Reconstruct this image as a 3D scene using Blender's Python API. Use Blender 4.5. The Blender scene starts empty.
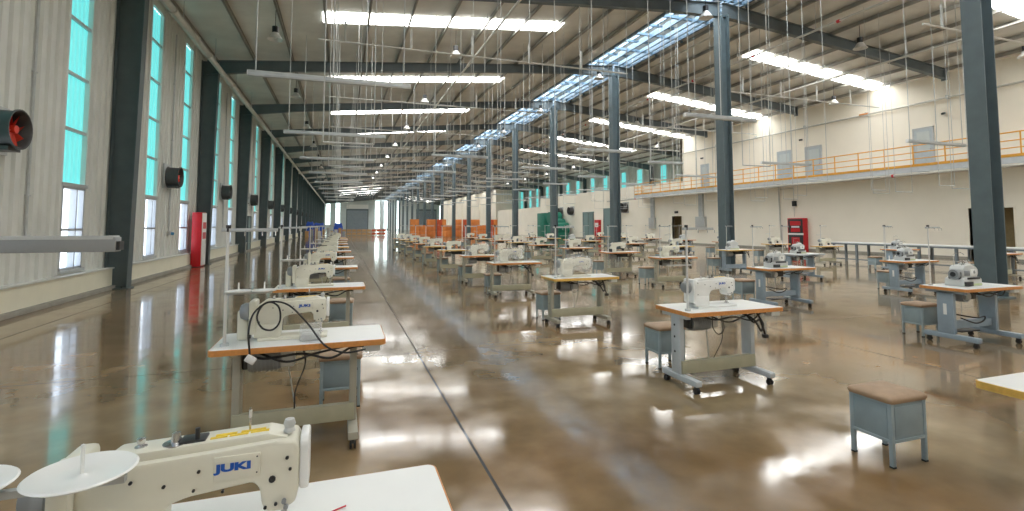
import bpy, bmesh, math, random
from mathutils import Vector, Matrix
random.seed(7)
scn = bpy.context.scene
col = scn.collection
PI = math.pi

# ------------------------------------------------------------------ materials
MATS = {}
def mat(name, c, rough=0.5, metal=0.0, var=0.08, scale=6.0, bump=0.0, bscale=40.0, emis=0.0, ecol=None, coat=0.0, alpha=1.0, trans=0.0):
    if name in MATS: return MATS[name]
    m = bpy.data.materials.new(name); m.use_nodes = True
    nt = m.node_tree; N = nt.nodes; L = nt.links
    b = N['Principled BSDF']
    tc = N.new('ShaderNodeTexCoord'); nz = N.new('ShaderNodeTexNoise')
    nz.inputs['Scale'].default_value = scale; nz.inputs['Detail'].default_value = 4
    L.new(tc.outputs['Object'], nz.inputs['Vector'])
    rp = N.new('ShaderNodeValToRGB')
    a = [max(0, v*(1-var)) for v in c]; d = [min(1, v*(1+var)) for v in c]
    rp.color_ramp.elements[0].position = .3; rp.color_ramp.elements[1].position = .7
    rp.color_ramp.elements[0].color = (*a, 1); rp.color_ramp.elements[1].color = (*d, 1)
    L.new(nz.outputs['Fac'], rp.inputs['Fac']); L.new(rp.outputs['Color'], b.inputs['Base Color'])
    b.inputs['Roughness'].default_value = rough; b.inputs['Metallic'].default_value = metal
    b.inputs['Coat Weight'].default_value = coat
    b.inputs['Alpha'].default_value = alpha
    if bump:
        n2 = N.new('ShaderNodeTexNoise'); n2.inputs['Scale'].default_value = bscale; n2.inputs['Detail'].default_value = 3
        L.new(tc.outputs['Object'], n2.inputs['Vector'])
        bp = N.new('ShaderNodeBump'); bp.inputs['Strength'].default_value = bump; bp.inputs['Distance'].default_value = .02
        L.new(n2.outputs['Fac'], bp.inputs['Height']); L.new(bp.outputs['Normal'], b.inputs['Normal'])
    if emis:
        b.inputs['Emission Strength'].default_value = emis
        b.inputs['Emission Color'].default_value = (*(ecol or c), 1)
    MATS[name] = m
    return m

def s2l(r, g, b):
    f = lambda v: (v/255/12.92) if v/255 <= .04045 else ((v/255+.055)/1.055)**2.4
    return (f(r), f(g), f(b))

M = dict(
 column=mat('column_paint', s2l(88, 102, 106), .5, 0, .1, 3),
 left_column=mat('left_column_paint', s2l(80, 92, 94), .5, 0, .1, 3),
 rafter=mat('rafter_paint', s2l(92, 102, 106), .5, 0, .1, 2),
 purlin=mat('purlin_steel', s2l(150, 148, 140), .5, .1, .12, 2),
 blue_frame=mat('monitor_frame_paint', s2l(92, 118, 138), .5, 0, .1, 2),
 sheet=mat('wall_sheet', s2l(216, 218, 212), .45, .05, .05, 1.5),
 dado=mat('cream_masonry', s2l(226, 222, 200), .7, 0, .04, 2, .05, 60),
 curb=mat('grey_curb', s2l(150, 148, 138), .7, 0, .1, 5),
 plaster=mat('cream_plaster', s2l(246, 240, 225), .75, 0, .03, .6, .04, 30),
 endsheet=mat('end_wall_sheet', s2l(196, 206, 206), .5, 0, .05, 1),
 alu=mat('aluminium_frame', s2l(190, 194, 198), .4, .3, .05),
 galv=mat('galvanised_steel', s2l(186, 190, 190), .45, .3, .08, 8),
 conduit=mat('white_conduit', s2l(214, 214, 210), .45, .1, .05),
 cable_wire=mat('pale_drop_wire', s2l(188, 190, 188), .5, .1, .05),
 pipe=mat('eave_pipe_paint', s2l(196, 194, 186), .4, .1, .08, 3),
 dark=mat('dark_plastic', s2l(34, 35, 37), .45, 0, .15),
 rubber=mat('black_rubber', s2l(26, 26, 27), .6, 0, .15),
 black_metal=mat('black_metal', s2l(50, 52, 54), .4, .4, .1),
 chrome=mat('chrome', s2l(200, 200, 200), .2, .9, .05),
 laminate=mat('white_laminate', s2l(236, 237, 234), .3, 0, .02, 4),
 orange_edge=mat('orange_wood_edge', s2l(206, 138, 72), .4, 0, .14, 30),
 yellow_edge=mat('yellow_wood_edge', s2l(222, 176, 84), .4, 0, .12, 30),
 grey_edge=mat('grey_edge', s2l(176, 182, 186), .4, 0, .08, 20),
 beige_stand=mat('beige_stand_paint', s2l(168, 164, 148), .45, 0, .07, 8),
 light_stand=mat('light_grey_stand_paint', s2l(188, 194, 198), .45, 0, .06, 8),
 blue_stand=mat('blue_grey_stand_paint', s2l(142, 158, 170), .45, 0, .07, 8),
 beam_beige=mat('khaki_crossbar_paint', s2l(172, 168, 142), .5, 0, .07, 8),
 stool_box=mat('stool_blue_grey_paint', s2l(142, 158, 163), .42, 0, .07, 9),
 stool_leg=mat('stool_leg_paint', s2l(150, 166, 171), .42, 0, .07, 9),
 stool_pad=mat('brown_vinyl', s2l(158, 130, 102), .45, 0, .12, 12, .1, 200),
 machine=mat('cream_enamel', s2l(224, 221, 204), .35, 0, .03, 8, coat=.2),
 machine_white=mat('white_enamel', s2l(236, 237, 234), .3, 0, .03, 8, coat=.2),
 machine_grey=mat('grey_enamel', s2l(196, 198, 196), .35, 0, .06, 8),
 machine_green=mat('pale_green_enamel', s2l(186, 198, 150), .4, 0, .06, 8),
 motor=mat('motor_grey', s2l(146, 150, 152), .45, .2, .1),
 logo=mat('blue_lettering', s2l(20, 84, 176), .5, 0, .02),
 yellow=mat('yellow_sticker', s2l(240, 204, 60), .5, 0, .12, 60),
 red=mat('red_enamel', s2l(196, 24, 34), .4, 0, .06),
 red_fan=mat('red_fan_blade', s2l(226, 58, 36), .45, 0, .08),
 fan_dark=mat('fan_housing', s2l(72, 72, 72), .5, .2, .12),
 white=mat('white_paint', s2l(232, 232, 230), .5, 0, .04),
 rail=mat('safety_yellow_orange', s2l(238, 172, 62), .45, 0, .06),
 fascia=mat('balcony_fascia', s2l(206, 212, 216), .5, .1, .05),
 door=mat('grey_blue_door', s2l(182, 194, 200), .5, 0, .06),
 teal_door=mat('grey_teal_door', s2l(118, 142, 142), .5, 0, .06),
 shutter=mat('roller_shutter', s2l(128, 140, 148), .5, .1, .1, 2),
 shade=mat('lamp_shade', s2l(206, 206, 202), .35, .3, .05),
 void=mat('dark_room', s2l(150, 132, 96), .9, 0, .1),
 green=mat('green_machine_paint', s2l(12, 112, 92), .45, 0, .12, 4),
 carton=mat('orange_carton', s2l(222, 134, 66), .75, 0, .1, 3),
 carton_red=mat('red_carton', s2l(196, 82, 44), .75, 0, .1, 3),
 carton_tan=mat('tan_carton', s2l(186, 146, 98), .75, 0, .1, 3),
 pallet=mat('pallet_wood', s2l(186, 156, 108), .8, 0, .15, 6),
 blue_tarp=mat('blue_tarp', s2l(42, 84, 190), .55, 0, .15, 4),
 thread=mat('red_thread', s2l(196, 36, 56), .7, 0, .05),
 cloth=mat('pink_white_cloth', s2l(232, 220, 218), .85, 0, .03, 20),
 cloth_hem=mat('dark_brown_stitching', s2l(84, 58, 48), .8, 0, .1),
 spool=mat('thread_spool', s2l(228, 228, 224), .6, 0, .03),
 blue_socket=mat('blue_socket', s2l(60, 130, 176), .5, 0, .05),
 bench_top=mat('bench_top', s2l(222, 224, 222), .4, 0, .03),
 bench_leg=mat('bench_leg', s2l(116, 126, 132), .5, 0, .08),
 camera_black=mat('camera_black', s2l(40, 40, 42), .4, 0, .1),
 lining=mat('roof_insulation', s2l(212, 212, 206), .5, .15, .12, .9, .9, 1.6),
 skylight=mat('skylight_sheet', (.9, .9, .9), .6, 0, .02, 1, emis=9.5, ecol=(1, 1, .98)),
 monitor_glow=mat('ridge_translucent_sheet', (.9, .9, .9), .6, 0, .02, 1, emis=9, ecol=(.9, .96, 1)),
 teal=mat('teal_translucent_sheet', s2l(110, 200, 200), .4, 0, .05, 2, emis=.55, ecol=(.16, .74, .74)),
 bright_panel=mat('bright_daylight_sheet', (.8, .9, .9), .5, 0, .05, 2, emis=2.6, ecol=(.82, 1, .98)),
)

def glass_mat():
    m = bpy.data.materials.new('window_glass'); m.use_nodes = True
    N = m.node_tree.nodes; L = m.node_tree.links
    N.remove(N['Principled BSDF'])
    t = N.new('ShaderNodeBsdfTransparent'); g = N.new('ShaderNodeBsdfGlossy'); x = N.new('ShaderNodeMixShader')
    t.inputs['Color'].default_value = (.93, .97, 1, 1); g.inputs['Roughness'].default_value = .05
    x.inputs['Fac'].default_value = .08
    L.new(t.outputs[0], x.inputs[1]); L.new(g.outputs[0], x.inputs[2]); L.new(x.outputs[0], N['Material Output'].inputs['Surface'])
    return m
M['glass'] = glass_mat()
def film_mat():
    m = bpy.data.materials.new('clear_plastic_film'); m.use_nodes = True
    N = m.node_tree.nodes; L = m.node_tree.links
    p = N['Principled BSDF']; p.inputs['Base Color'].default_value = (.95, .95, .94, 1); p.inputs['Roughness'].default_value = .25
    nz = N.new('ShaderNodeTexNoise'); nz.inputs['Scale'].default_value = 9; nz.inputs['Detail'].default_value = 3
    bp = N.new('ShaderNodeBump'); bp.inputs['Strength'].default_value = .8; bp.inputs['Distance'].default_value = .03
    L.new(nz.outputs['Fac'], bp.inputs['Height']); L.new(bp.outputs['Normal'], p.inputs['Normal'])
    t = N.new('ShaderNodeBsdfTransparent'); x = N.new('ShaderNodeMixShader'); x.inputs['Fac'].default_value = .25
    L.new(t.outputs[0], x.inputs[1]); L.new(p.outputs[0], x.inputs[2]); L.new(x.outputs[0], N['Material Output'].inputs['Surface'])
    return m
M['film'] = film_mat()

def floor_mat():
    m = bpy.data.materials.new('polished_concrete'); m.use_nodes = True
    N = m.node_tree.nodes; L = m.node_tree.links; b = N['Principled BSDF']
    geo = N.new('ShaderNodeNewGeometry')
    def noise(s, d, dist=0):
        n = N.new('ShaderNodeTexNoise'); n.inputs['Scale'].default_value = s; n.inputs['Detail'].default_value = d
        n.inputs['Distortion'].default_value = dist
        L.new(geo.outputs['Position'], n.inputs['Vector']); return n
    n1 = noise(.5, 5); n2 = noise(2.2, 8); n3 = noise(.12, 3)
    r1 = N.new('ShaderNodeValToRGB'); e = r1.color_ramp.elements
    e[0].position = .3; e[0].color = (*s2l(108, 91, 66), 1); e[1].position = .72; e[1].color = (*s2l(160, 142, 114), 1)
    k = r1.color_ramp.elements.new(.5); k.color = (*s2l(139, 120, 91), 1)
    L.new(n1.outputs['Fac'], r1.inputs['Fac'])
    r2 = N.new('ShaderNodeValToRGB'); e = r2.color_ramp.elements
    e[0].position = .36; e[0].color = (.7, .68, .64, 1); e[1].position = .7; e[1].color = (1.16, 1.13, 1.08, 1)
    L.new(n2.outputs['Fac'], r2.inputs['Fac'])
    mx = N.new('ShaderNodeMix'); mx.data_type = 'RGBA'; mx.blend_type = 'MULTIPLY'; mx.inputs[0].default_value = .8
    L.new(r1.outputs['Color'], mx.inputs[6]); L.new(r2.outputs['Color'], mx.inputs[7])
    r3 = N.new('ShaderNodeValToRGB'); e = r3.color_ramp.elements
    e[0].position = .42; e[0].color = (1, 1, 1, 1); e[1].position = .66; e[1].color = (1.12, .88, .66, 1)
    n5 = noise(.33, 4); L.new(n5.outputs['Fac'], r3.inputs['Fac'])
    mx2 = N.new('ShaderNodeMix'); mx2.data_type = 'RGBA'; mx2.blend_type = 'MULTIPLY'; mx2.inputs[0].default_value = .85
    L.new(mx.outputs[2], mx2.inputs[6]); L.new(r3.outputs['Color'], mx2.inputs[7]); mx = mx2
    # saw-cut joints
    sep = N.new('ShaderNodeSeparateXYZ'); L.new(geo.outputs['Position'], sep.inputs[0])
    def joint(axis, off, period, w):
        a = N.new('ShaderNodeMath'); a.operation = 'SUBTRACT'; L.new(sep.outputs[axis], a.inputs[0]); a.inputs[1].default_value = off-period/2
        p = N.new('ShaderNodeMath'); p.operation = 'WRAP'; L.new(a.outputs[0], p.inputs[0]); p.inputs[1].default_value = period; p.inputs[2].default_value = 0
        c = N.new('ShaderNodeMath'); c.operation = 'COMPARE'; L.new(p.outputs[0], c.inputs[0]); c.inputs[1].default_value = period/2; c.inputs[2].default_value = w
        return c
    j1 = joint('X', .96, 5.6, .011); j2 = joint('Y', 6.6, 8.1, .009)
    ja = N.new('ShaderNodeMath'); ja.operation = 'MAXIMUM'; L.new(j1.outputs[0], ja.inputs[0]); L.new(j2.outputs[0], ja.inputs[1])
    m2 = N.new('ShaderNodeMix'); m2.data_type = 'RGBA'; L.new(ja.outputs[0], m2.inputs[0])
    L.new(mx.outputs[2], m2.inputs[6]); m2.inputs[7].default_value = (.03, .028, .025, 1)
    L.new(m2.outputs[2], b.inputs['Base Color'])
    rr = N.new('ShaderNodeMapRange'); rr.inputs['From Min'].default_value = .3; rr.inputs['From Max'].default_value = .7
    rr.inputs['To Min'].default_value = .04; rr.inputs['To Max'].default_value = .19
    L.new(n2.outputs['Fac'], rr.inputs['Value'])
    ra = N.new('ShaderNodeMath'); ra.operation = 'ADD'; ra.use_clamp = True
    jm = N.new('ShaderNodeMath'); jm.operation = 'MULTIPLY'; jm.inputs[1].default_value = .6; L.new(ja.outputs[0], jm.inputs[0])
    L.new(rr.outputs[0], ra.inputs[0]); L.new(jm.outputs[0], ra.inputs[1]); L.new(ra.outputs[0], b.inputs['Roughness'])
    b.inputs['Specular IOR Level'].default_value = .6
    b.inputs['Coat Weight'].default_value = .25; b.inputs['Coat Roughness'].default_value = .06
    n4 = noise(1.4, 3)
    bp = N.new('ShaderNodeBump'); bp.inputs['Strength'].default_value = .12; bp.inputs['Distance'].default_value = .01
    L.new(n4.outputs['Fac'], bp.inputs['Height']); L.new(bp.outputs['Normal'], b.inputs['Normal']); L.new(bp.outputs['Normal'], b.inputs['Coat Normal'])
    return m
M['floor'] = floor_mat()

# ------------------------------------------------------------------ mesh builder
class MB:
    def __init__(s): s.v = []; s.f = []; s.mi = []; s.mats = []; s.smooth = []
    def idx(s, m):
        if m not in s.mats: s.mats.append(m)
        return s.mats.index(m)
    def add(s, bm, m, smooth=False):
        o = len(s.v); k = s.idx(m)
        bm.verts.index_update()
        s.v += [tuple(v.co) for v in bm.verts]
        for f in bm.faces:
            s.f.append([o+v.index for v in f.verts]); s.mi.append(k); s.smooth.append(smooth)
        bm.free(); return s
    def box(s, x0, x1, y0, y1, z0, z1, m, bev=0, rot=None, seg=2):
        bm = bmesh.new()
        bmesh.ops.create_cube(bm, size=1)
        for v in bm.verts:
            v.co = Vector(((x0+x1)/2+v.co.x*(x1-x0), (y0+y1)/2+v.co.y*(y1-y0), (z0+z1)/2+v.co.z*(z1-z0)))
        if bev: bmesh.ops.bevel(bm, geom=bm.edges[:], offset=bev, segments=seg, affect='EDGES', profile=.5)
        if rot: bmesh.ops.transform(bm, matrix=rot, verts=bm.verts)
        return s.add(bm, m, bool(bev))
    def quad(s, pts, m):
        o = len(s.v); s.v += [tuple(p) for p in pts]; s.f.append(list(range(o, o+len(pts)))); s.mi.append(s.idx(m)); s.smooth.append(False); return s
    def cyl(s, a, b, r, m, r2=None, seg=14, cap=True):
        a = Vector(a); b = Vector(b); d = b-a
        bm = bmesh.new()
        bmesh.ops.create_cone(bm, cap_ends=cap, segments=seg, radius1=r, radius2=r if r2 is None else r2, depth=d.length)
        q = d.to_track_quat('Z', 'Y').to_matrix().to_4x4()
        bmesh.ops.transform(bm, matrix=Matrix.Translation((a+b)/2) @ q, verts=bm.verts)
        return s.add(bm, m, True)
    def tube(s, pts, r, m, seg=8):
        pts = [Vector(p) for p in pts]; rings = []; o = len(s.v); k = s.idx(m); n = len(pts)
        up = Vector((0, 0, 1)); prev = None
        for i, p in enumerate(pts):
            t = (pts[min(i+1, n-1)]-pts[max(i-1, 0)]).normalized()
            if prev is None:
                a = t.cross(up if abs(t.z) < .95 else Vector((1, 0, 0))).normalized()
            else:
                a = (prev-t*prev.dot(t)).normalized()
            prev = a; b = t.cross(a)
            for j in range(seg):
                an = 2*PI*j/seg; s.v.append(tuple(p+(a*math.cos(an)+b*math.sin(an))*r))
        for i in range(n-1):
            for j in range(seg):
                s.f.append([o+i*seg+j, o+i*seg+(j+1) % seg, o+(i+1)*seg+(j+1) % seg, o+(i+1)*seg+j]); s.mi.append(k); s.smooth.append(True)
        s.f.append([o+j for j in range(seg)][::-1]); s.mi.append(k); s.smooth.append(False)
        s.f.append([o+(n-1)*seg+j for j in range(seg)]); s.mi.append(k); s.smooth.append(False)
        return s
    def prism(s, poly, axis, a, b, m, bev=0, seg=2):
        # poly: 2D points; axis 'x': (y,z) 'y': (x,z) 'z': (x,y)
        bm = bmesh.new()
        def P(u, v, w): return {'x': (w, u, v), 'y': (u, w, v), 'z': (u, v, w)}[axis]
        A = [bm.verts.new(P(u, v, a)) for u, v in poly]; B = [bm.verts.new(P(u, v, b)) for u, v in poly]
        n = len(poly)
        bm.faces.new(A); bm.faces.new(B[::-1])
        for i in range(n): bm.faces.new([A[i], B[i], B[(i+1) % n], A[(i+1) % n]])
        bmesh.ops.recalc_face_normals(bm, faces=bm.faces)
        if bev: bmesh.ops.bevel(bm, geom=bm.edges[:], offset=bev, segments=seg, affect='EDGES', profile=.5, clamp_overlap=True)
        return s.add(bm, m, bool(bev))
    def lathe(s, prof, m, c=(0, 0, 0), axis='z', seg=24):
        o = len(s.v); k = s.idx(m); n = len(prof)
        for r, h in prof:
            for j in range(seg):
                an = 2*PI*j/seg; u, v = r*math.cos(an), r*math.sin(an)
                p = {'z': (u, v, h), 'x': (h, u, v), 'y': (v, h, u)}[axis]
                s.v.append((p[0]+c[0], p[1]+c[1], p[2]+c[2]))
        for i in range(n-1):
            for j in range(seg):
                s.f.append([o+i*seg+j, o+i*seg+(j+1) % seg, o+(i+1)*seg+(j+1) % seg, o+(i+1)*seg+j]); s.mi.append(k); s.smooth.append(True)
        return s
    def mesh(s, name='m'):
        me = bpy.data.meshes.new(name); me.from_pydata(s.v, [], s.f)
        for m in s.mats: me.materials.append(M[m])
        me.polygons.foreach_set('material_index', s.mi)
        me.polygons.foreach_set('use_smooth', s.smooth)
        me.update()
        try: me.set_sharp_from_angle(angle=math.radians(40))
        except Exception: pass
        return me
    def build(s, name, parent=None, loc=(0, 0, 0)):
        o = bpy.data.objects.new(name, s.mesh(name)); col.objects.link(o); o.location = loc
        if parent: o.parent = parent
        return o

def tag(o, label, cat, group=None, kind=None):
    if label: o['label'] = label
    if cat: o['category'] = cat
    if group: o['group'] = group
    if kind: o['kind'] = kind
    return o
def empty(name, loc=(0, 0, 0), rz=0, label=None, cat=None, group=None):
    o = bpy.data.objects.new(name, None); col.objects.link(o); o.location = loc; o.rotation_euler = (0, 0, rz); o.empty_display_size = .1
    return tag(o, label, cat, group)
def structure(name, mb, parent=None):
    o = mb.build(name, parent)
    if not parent: o['kind'] = 'structure'
    return o
def dup(o, parent=None, loc=None, rz=None):
    c = o.copy(); col.objects.link(c)
    if parent: c.parent = parent
    if loc is not None: c.location = loc
    if rz is not None: c.rotation_euler = (0, 0, rz)
    for ch in list(o.children): dup(ch, c)
    return c
def text_mesh(body, size, bold=.0, sx=1.0):
    cu = bpy.data.curves.new('lettering', 'FONT'); cu.body = body; cu.size = size; cu.offset = bold; cu.extrude = .0006
    cu.align_x = 'CENTER'; cu.align_y = 'CENTER'
    t = bpy.data.objects.new('tmp_text', cu); col.objects.link(t)
    dg = bpy.context.evaluated_depsgraph_get()
    me = bpy.data.meshes.new_from_object(t.evaluated_get(dg))
    bpy.data.objects.remove(t); bpy.data.curves.remove(cu)
    me.transform(Matrix.Diagonal((sx, 1, 1, 1)))
    return me
ORD = ['first', 'second', 'third', 'fourth', 'fifth', 'sixth', 'seventh', 'eighth', 'ninth', 'tenth', 'eleventh', 'twelfth',
       'thirteenth', 'fourteenth', 'fifteenth', 'sixteenth', 'seventeenth', 'eighteenth', 'nineteenth', 'twentieth',
       'twenty-first', 'twenty-second', 'twenty-third', 'twenty-fourth', 'twenty-fifth', 'twenty-sixth', 'twenty-seventh', 'twenty-eighth', 'twenty-ninth', 'thirtieth']

# ------------------------------------------------------------------ building dimensions
XL, XR, XM = -5.75, 34.0, 14.15        # outer walls, ridge line
Y0, BAY, NB = 7.35, 8.3, 20             # first visible frame, bay length, bays
YB, YE = Y0-2*BAY, 177.4               # back and end walls
XW = 28.6                              # inner office wall
def roof(x): return 8.9+.093*(x+5.5) if x < XM else 10.737-.1*(x-XM)
frames = [Y0+BAY*k for k in range(0, NB+1)]

mb = MB(); mb.quad([(XL-.1, YB-.1, 0), (XR+.1, YB-.1, 0), (XR+.1, YE+.1, 0), (XL-.1, YE+.1, 0)], 'floor'); structure('floor', mb)

# ceiling: insulated roof lining with a slot along the ridge
mb = MB()
GL, GR = 12.75, 15.2
for (a, b) in ((XL-.2, GL), (GR, XR+.2)):
    y = YB-.2
    while y < YE:
        y2 = min(y+BAY, YE+.2)
        mb.quad([(a, y, roof(a)), (b, y, roof(b)), (b, y2, roof(b)), (a, y2, roof(a))], 'lining'); y = y2
structure('ceiling', mb)

# ridge monitor: raised translucent roof over the slot, with side frames
mb = MB()
mb.quad([(11.9, YB, 11.35), (14.1, YB, 11.75), (14.1, YE, 11.75), (11.9, YE, 11.35)], 'monitor_glow')
mb.quad([(14.1, YB, 11.75), (16.3, YB, 11.35), (16.3, YE, 11.35), (14.1, YE, 11.75)], 'lining')
mb.quad([(11.9, YB, 10.45), (11.9, YB, 11.35), (11.9, YE, 11.35), (11.9, YE, 10.45)], 'lining')
mb.quad([(16.3, YB, 10.45), (16.3, YB, 11.35), (16.3, YE, 11.35), (16.3, YE, 10.45)], 'lining')
rm = structure('ceiling_ridge_monitor', mb)
fr = MB()
for x in (12.72, 13.75, 14.45, 14.85, 15.22): fr.box(x-.045, x+.045, YB, YE, 10.5, 10.68, 'blue_frame')
for x in (12.3, 14.1, 14.6, 15.7): fr.box(x-.04, x+.04, YB, YE, 11.2, 11.34, 'blue_frame')
y = Y0-2*BAY
while y < YE:
    fr.box(11.95, 16.25, y-.05, y+.05, 11.1, 11.2, 'blue_frame'); fr.box(12.6, 15.6, y-.05, y+.05, 10.6, 10.72, 'blue_frame')
    fr.box(12.66, 12.76, y-.05, y+.05, 10.5, 11.2, 'blue_frame'); fr.box(15.44, 15.54, y-.05, y+.05, 10.5, 11.2, 'blue_frame')
    y += BAY/4
fr.build('monitor_frame', rm)

# skylight strips, one per bay on each slope
k = 0
for i in range(-2, NB):
    yc = Y0+BAY*(i-1)+11.95
    if yc > YE-1: continue
    for side, (xa, xb) in (('left', (-.8, 8.8)), ('right', (19.1, 28.4))):
        mb = MB()
        n = 6
        for j in range(n):
            u = xa+(xb-xa)*j/n+.02; v = xa+(xb-xa)*(j+1)/n-.02
            mb.quad([(u, yc-.48, roof(u)-.03), (v, yc-.48, roof(v)-.03), (v, yc+.48, roof(v)-.03), (u, yc+.48, roof(u)-.03)], 'skylight')
        k += 1
        o = mb.build('skylight'); tag(o, f"bright skylight strip on {side} roof slope, {ORD[i+2]} from camera end", 'skylight', f"skylights on the {side} roof slope", 'structure')

# roof purlins
xs = [(-5.3+1.53*j) for j in range(12)]+[15.6+1.53*j for j in range(12)]
for j, x in enumerate(xs):
    if x > XR-.2 or (12.2 < x < 12.6): pass
    mb = MB(); z = roof(x)-.03
    mb.box(x-.035, x+.035, YB, YE, z-.16, z-.147, 'purlin'); mb.box(x-.012, x+.012, YB, YE, z-.16, z, 'purlin'); mb.box(x-.012, x+.06, YB, YE, z-.015, z, 'purlin')
    o = mb.build('roof_purlin')
    side = 'left' if x < XM else 'right'; q = j+1 if x < XM else j-11
    ref = 'up from the left eave' if x < XM else 'down from the ridge'
    tag(o, f"long grey steel roof purlin, {ORD[q-1]} one {ref}", 'purlin', f"purlins under the {side} roof slope", 'structure')

def isec(mb, poly_out, web_poly, yc, fl, m, tf=.016):
    pass
# left wall columns: tapered I sections
def left_column():
    r = empty('steel_column')
    mb = MB()
    zt = 8.62
    bi, ti = XL+.5, XL+.64       # inner flange x at base and top
    mb.quad([(XL+.06, -.012, 0), (bi, -.012, 0), (ti, -.012, zt), (XL+.06, -.012, zt)], 'left_column')
    mb.quad([(XL+.06, .012, 0), (XL+.06, .012, zt), (ti, .012, zt), (bi, .012, 0)], 'left_column')
    mb.build('web', r)
    f = MB(); f.prism([(bi, 0), (bi+.025, 0), (ti+.025, zt), (ti, zt)], 'y', -.15, .15, 'left_column'); f.build('inner_flange', r)
    f = MB(); f.box(XL+.03, XL+.055, -.15, .15, 0, zt, 'left_column'); f.build('outer_flange', r)
    f = MB(); f.box(XL+.02, bi+.08, -.2, .2, 0, .03, 'left_column')
    for sx in (XL+.18, bi-.1):
        for sy in (-.1, .1): f.cyl((sx, sy, .03), (sx, sy, .07), .018, 'black_metal', seg=6)
    f.build('base_plate', r)
    return r
p = left_column()
for k, y in enumerate([Y0-BAY]+frames[:-1]):
    o = p if k == 0 else dup(p)
    o.location = (0, y, 0)
    tag(o, f"dark grey steel column on left window wall, {ORD[k]} from the camera", 'column', 'columns along the left wall')
def mid_column():
    r = empty('steel_column'); zt = 10.02
    f = MB(); f.box(-.012, .012, -.21, .21, 0, zt, 'column')
    f2 = MB()
    # H section: flanges face the aisle (x), web along x
    w = MB(); w.box(-.2, .2, -.009, .009, 0, zt, 'column'); w.build('web', r)
    for s in (-1, 1):
        f = MB(); f.box(s*.2-.012, s*.2+.012, -.2, .2, 0, zt, 'column'); f.build('flange', r)
    f = MB(); f.box(-.3, .3, -.28, .28, 0, .03, 'column')
    for sx in (-.25, .25):
        for sy in (-.12, .12): f.cyl((sx, sy, .03), (sx, sy, .08), .02, 'black_metal', seg=6)
    f.build('base_plate', r)
    return r
p = mid_column()
for k, y in enumerate([Y0-BAY]+frames[:-1]):
    o = p if k == 0 else dup(p)
    o.location = (XM, y, 0)
    tag(o, f"tall grey steel column in middle row under the ridge, {ORD[k]} from camera", 'column', 'columns along the middle of the hall')

# rafters
def rafter(side, short):
    mb = MB()
    if side == 'left': pts = [(XL+.2, .62), (-2.8, .46), (6, .42), (11.5, .45), (XM-.05, .58)]
    else: pts = [(XM+.05, .58), (17.5, .5), (24, .45), (27.4, .48)] if short else [(XM+.05, .58), (17.5, .5), (27, .45), (31, .5), (XR-.3, .62)]
    for (a, da), (b, db) in zip(pts, pts[1:]):
        ta, tb = roof(a)-.24, roof(b)-.24
        for z0a, z1a, z0b, z1b, w in ((ta-da, ta, tb-db, tb, .008), (ta-.018, ta, tb-.018, tb, .11), (ta-da, ta-da+.018, tb-db, tb-db+.018, .11)):
            mb.prism([(a, z0a), (b, z0b), (b, z1b), (a, z1a)], 'y', -w, w, 'rafter')
    if side == 'right' and short:
        mb.box(27.4, 27.43, -.13, .13, roof(27.4)-.8, roof(27.4)-.2, 'rafter')
    return mb.mesh('roof_rafter')
ml, mrs, mrl = rafter('left', 0), rafter('right', 1), rafter('right', 0)
for k, y in enumerate([Y0-BAY]+frames[:-1]):
    for side, me in (('left', ml), ('right', mrs if y < 38 else mrl)):
        o = bpy.data.objects.new('roof_rafter', me); col.objects.link(o); o.location = (0, y, 0)
        tag(o, f"dark grey steel rafter under the {side} roof slope, {ORD[k]} from the camera", 'rafter', f"rafters of the {side} roof slope", 'structure')

# eave pipe
mb = MB(); mb.cyl((-4.8, YB, 7.95), (-4.8, YE-1, 7.95), .105, 'pipe', seg=16)
y = Y0-BAY
while y < YE-2:
    mb.cyl((-4.8, y+BAY/2*.5, 7.95), (-4.8, y+BAY/2*.5, roof(-4.8)-.01), .012, 'galv', seg=6); mb.cyl((-4.8, y+1, 7.95), (-4.8, y+1.12, 7.95), .13, 'pipe'); y += BAY/2
tag(mb.build('eave_pipe'), 'long grey pipe running along the top of the left wall under the eave', 'pipe')

# ------------------------------------------------------------------ left wall
win = []
for i in range(-2, NB):
    b = Y0+BAY*i
    for off in (2.45, 5.95):
        win.append((b+off, b+off+1.0))
def corrug(mb, ya, yb, z0, z1, x, m, per=.3, d=.035, flip=1):
    n = max(1, round((yb-ya)/per)); per = (yb-ya)/n
    P = []
    for i in range(n):
        o = ya+i*per
        P += [(o, 0), (o+per*.52, 0), (o+per*.6, d), (o+per*.9, d)]
    P.append((yb, 0))
    for (a, da), (b, db) in zip(P, P[1:]):
        mb.quad([(x+da*flip, a, z0), (x+db*flip, b, z0), (x+db*flip, b, z1), (x+da*flip, a, z1)], m)
mb = MB(); prev = YB
for (a, b) in win+[(YE, YE)]:
    far = a > 70
    corrug(mb, prev, a, .55, 9.0, XL-.02, 'sheet', .3 if not far else .9, .055)
    if b > a:
        mb.box(XL-.06, XL+.02, a, b, .55, .66, 'sheet'); mb.box(XL-.06, XL+.02, a, b, 8.6, 9.0, 'sheet')
    prev = b
structure('wall_left', mb)
mb = MB(); mb.box(XL-.2, XL+.16, YB, YE, 0, .53, 'dado'); mb.box(XL-.2, XL+.2, YB, YE, .53, .56, 'sheet')
structure('wall_left_lower', mb)
mb = MB(); mb.box(XL+.15, XL+.24, YB, YE, 0, .1, 'curb', .01); structure('baseboard_left', mb)
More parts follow.
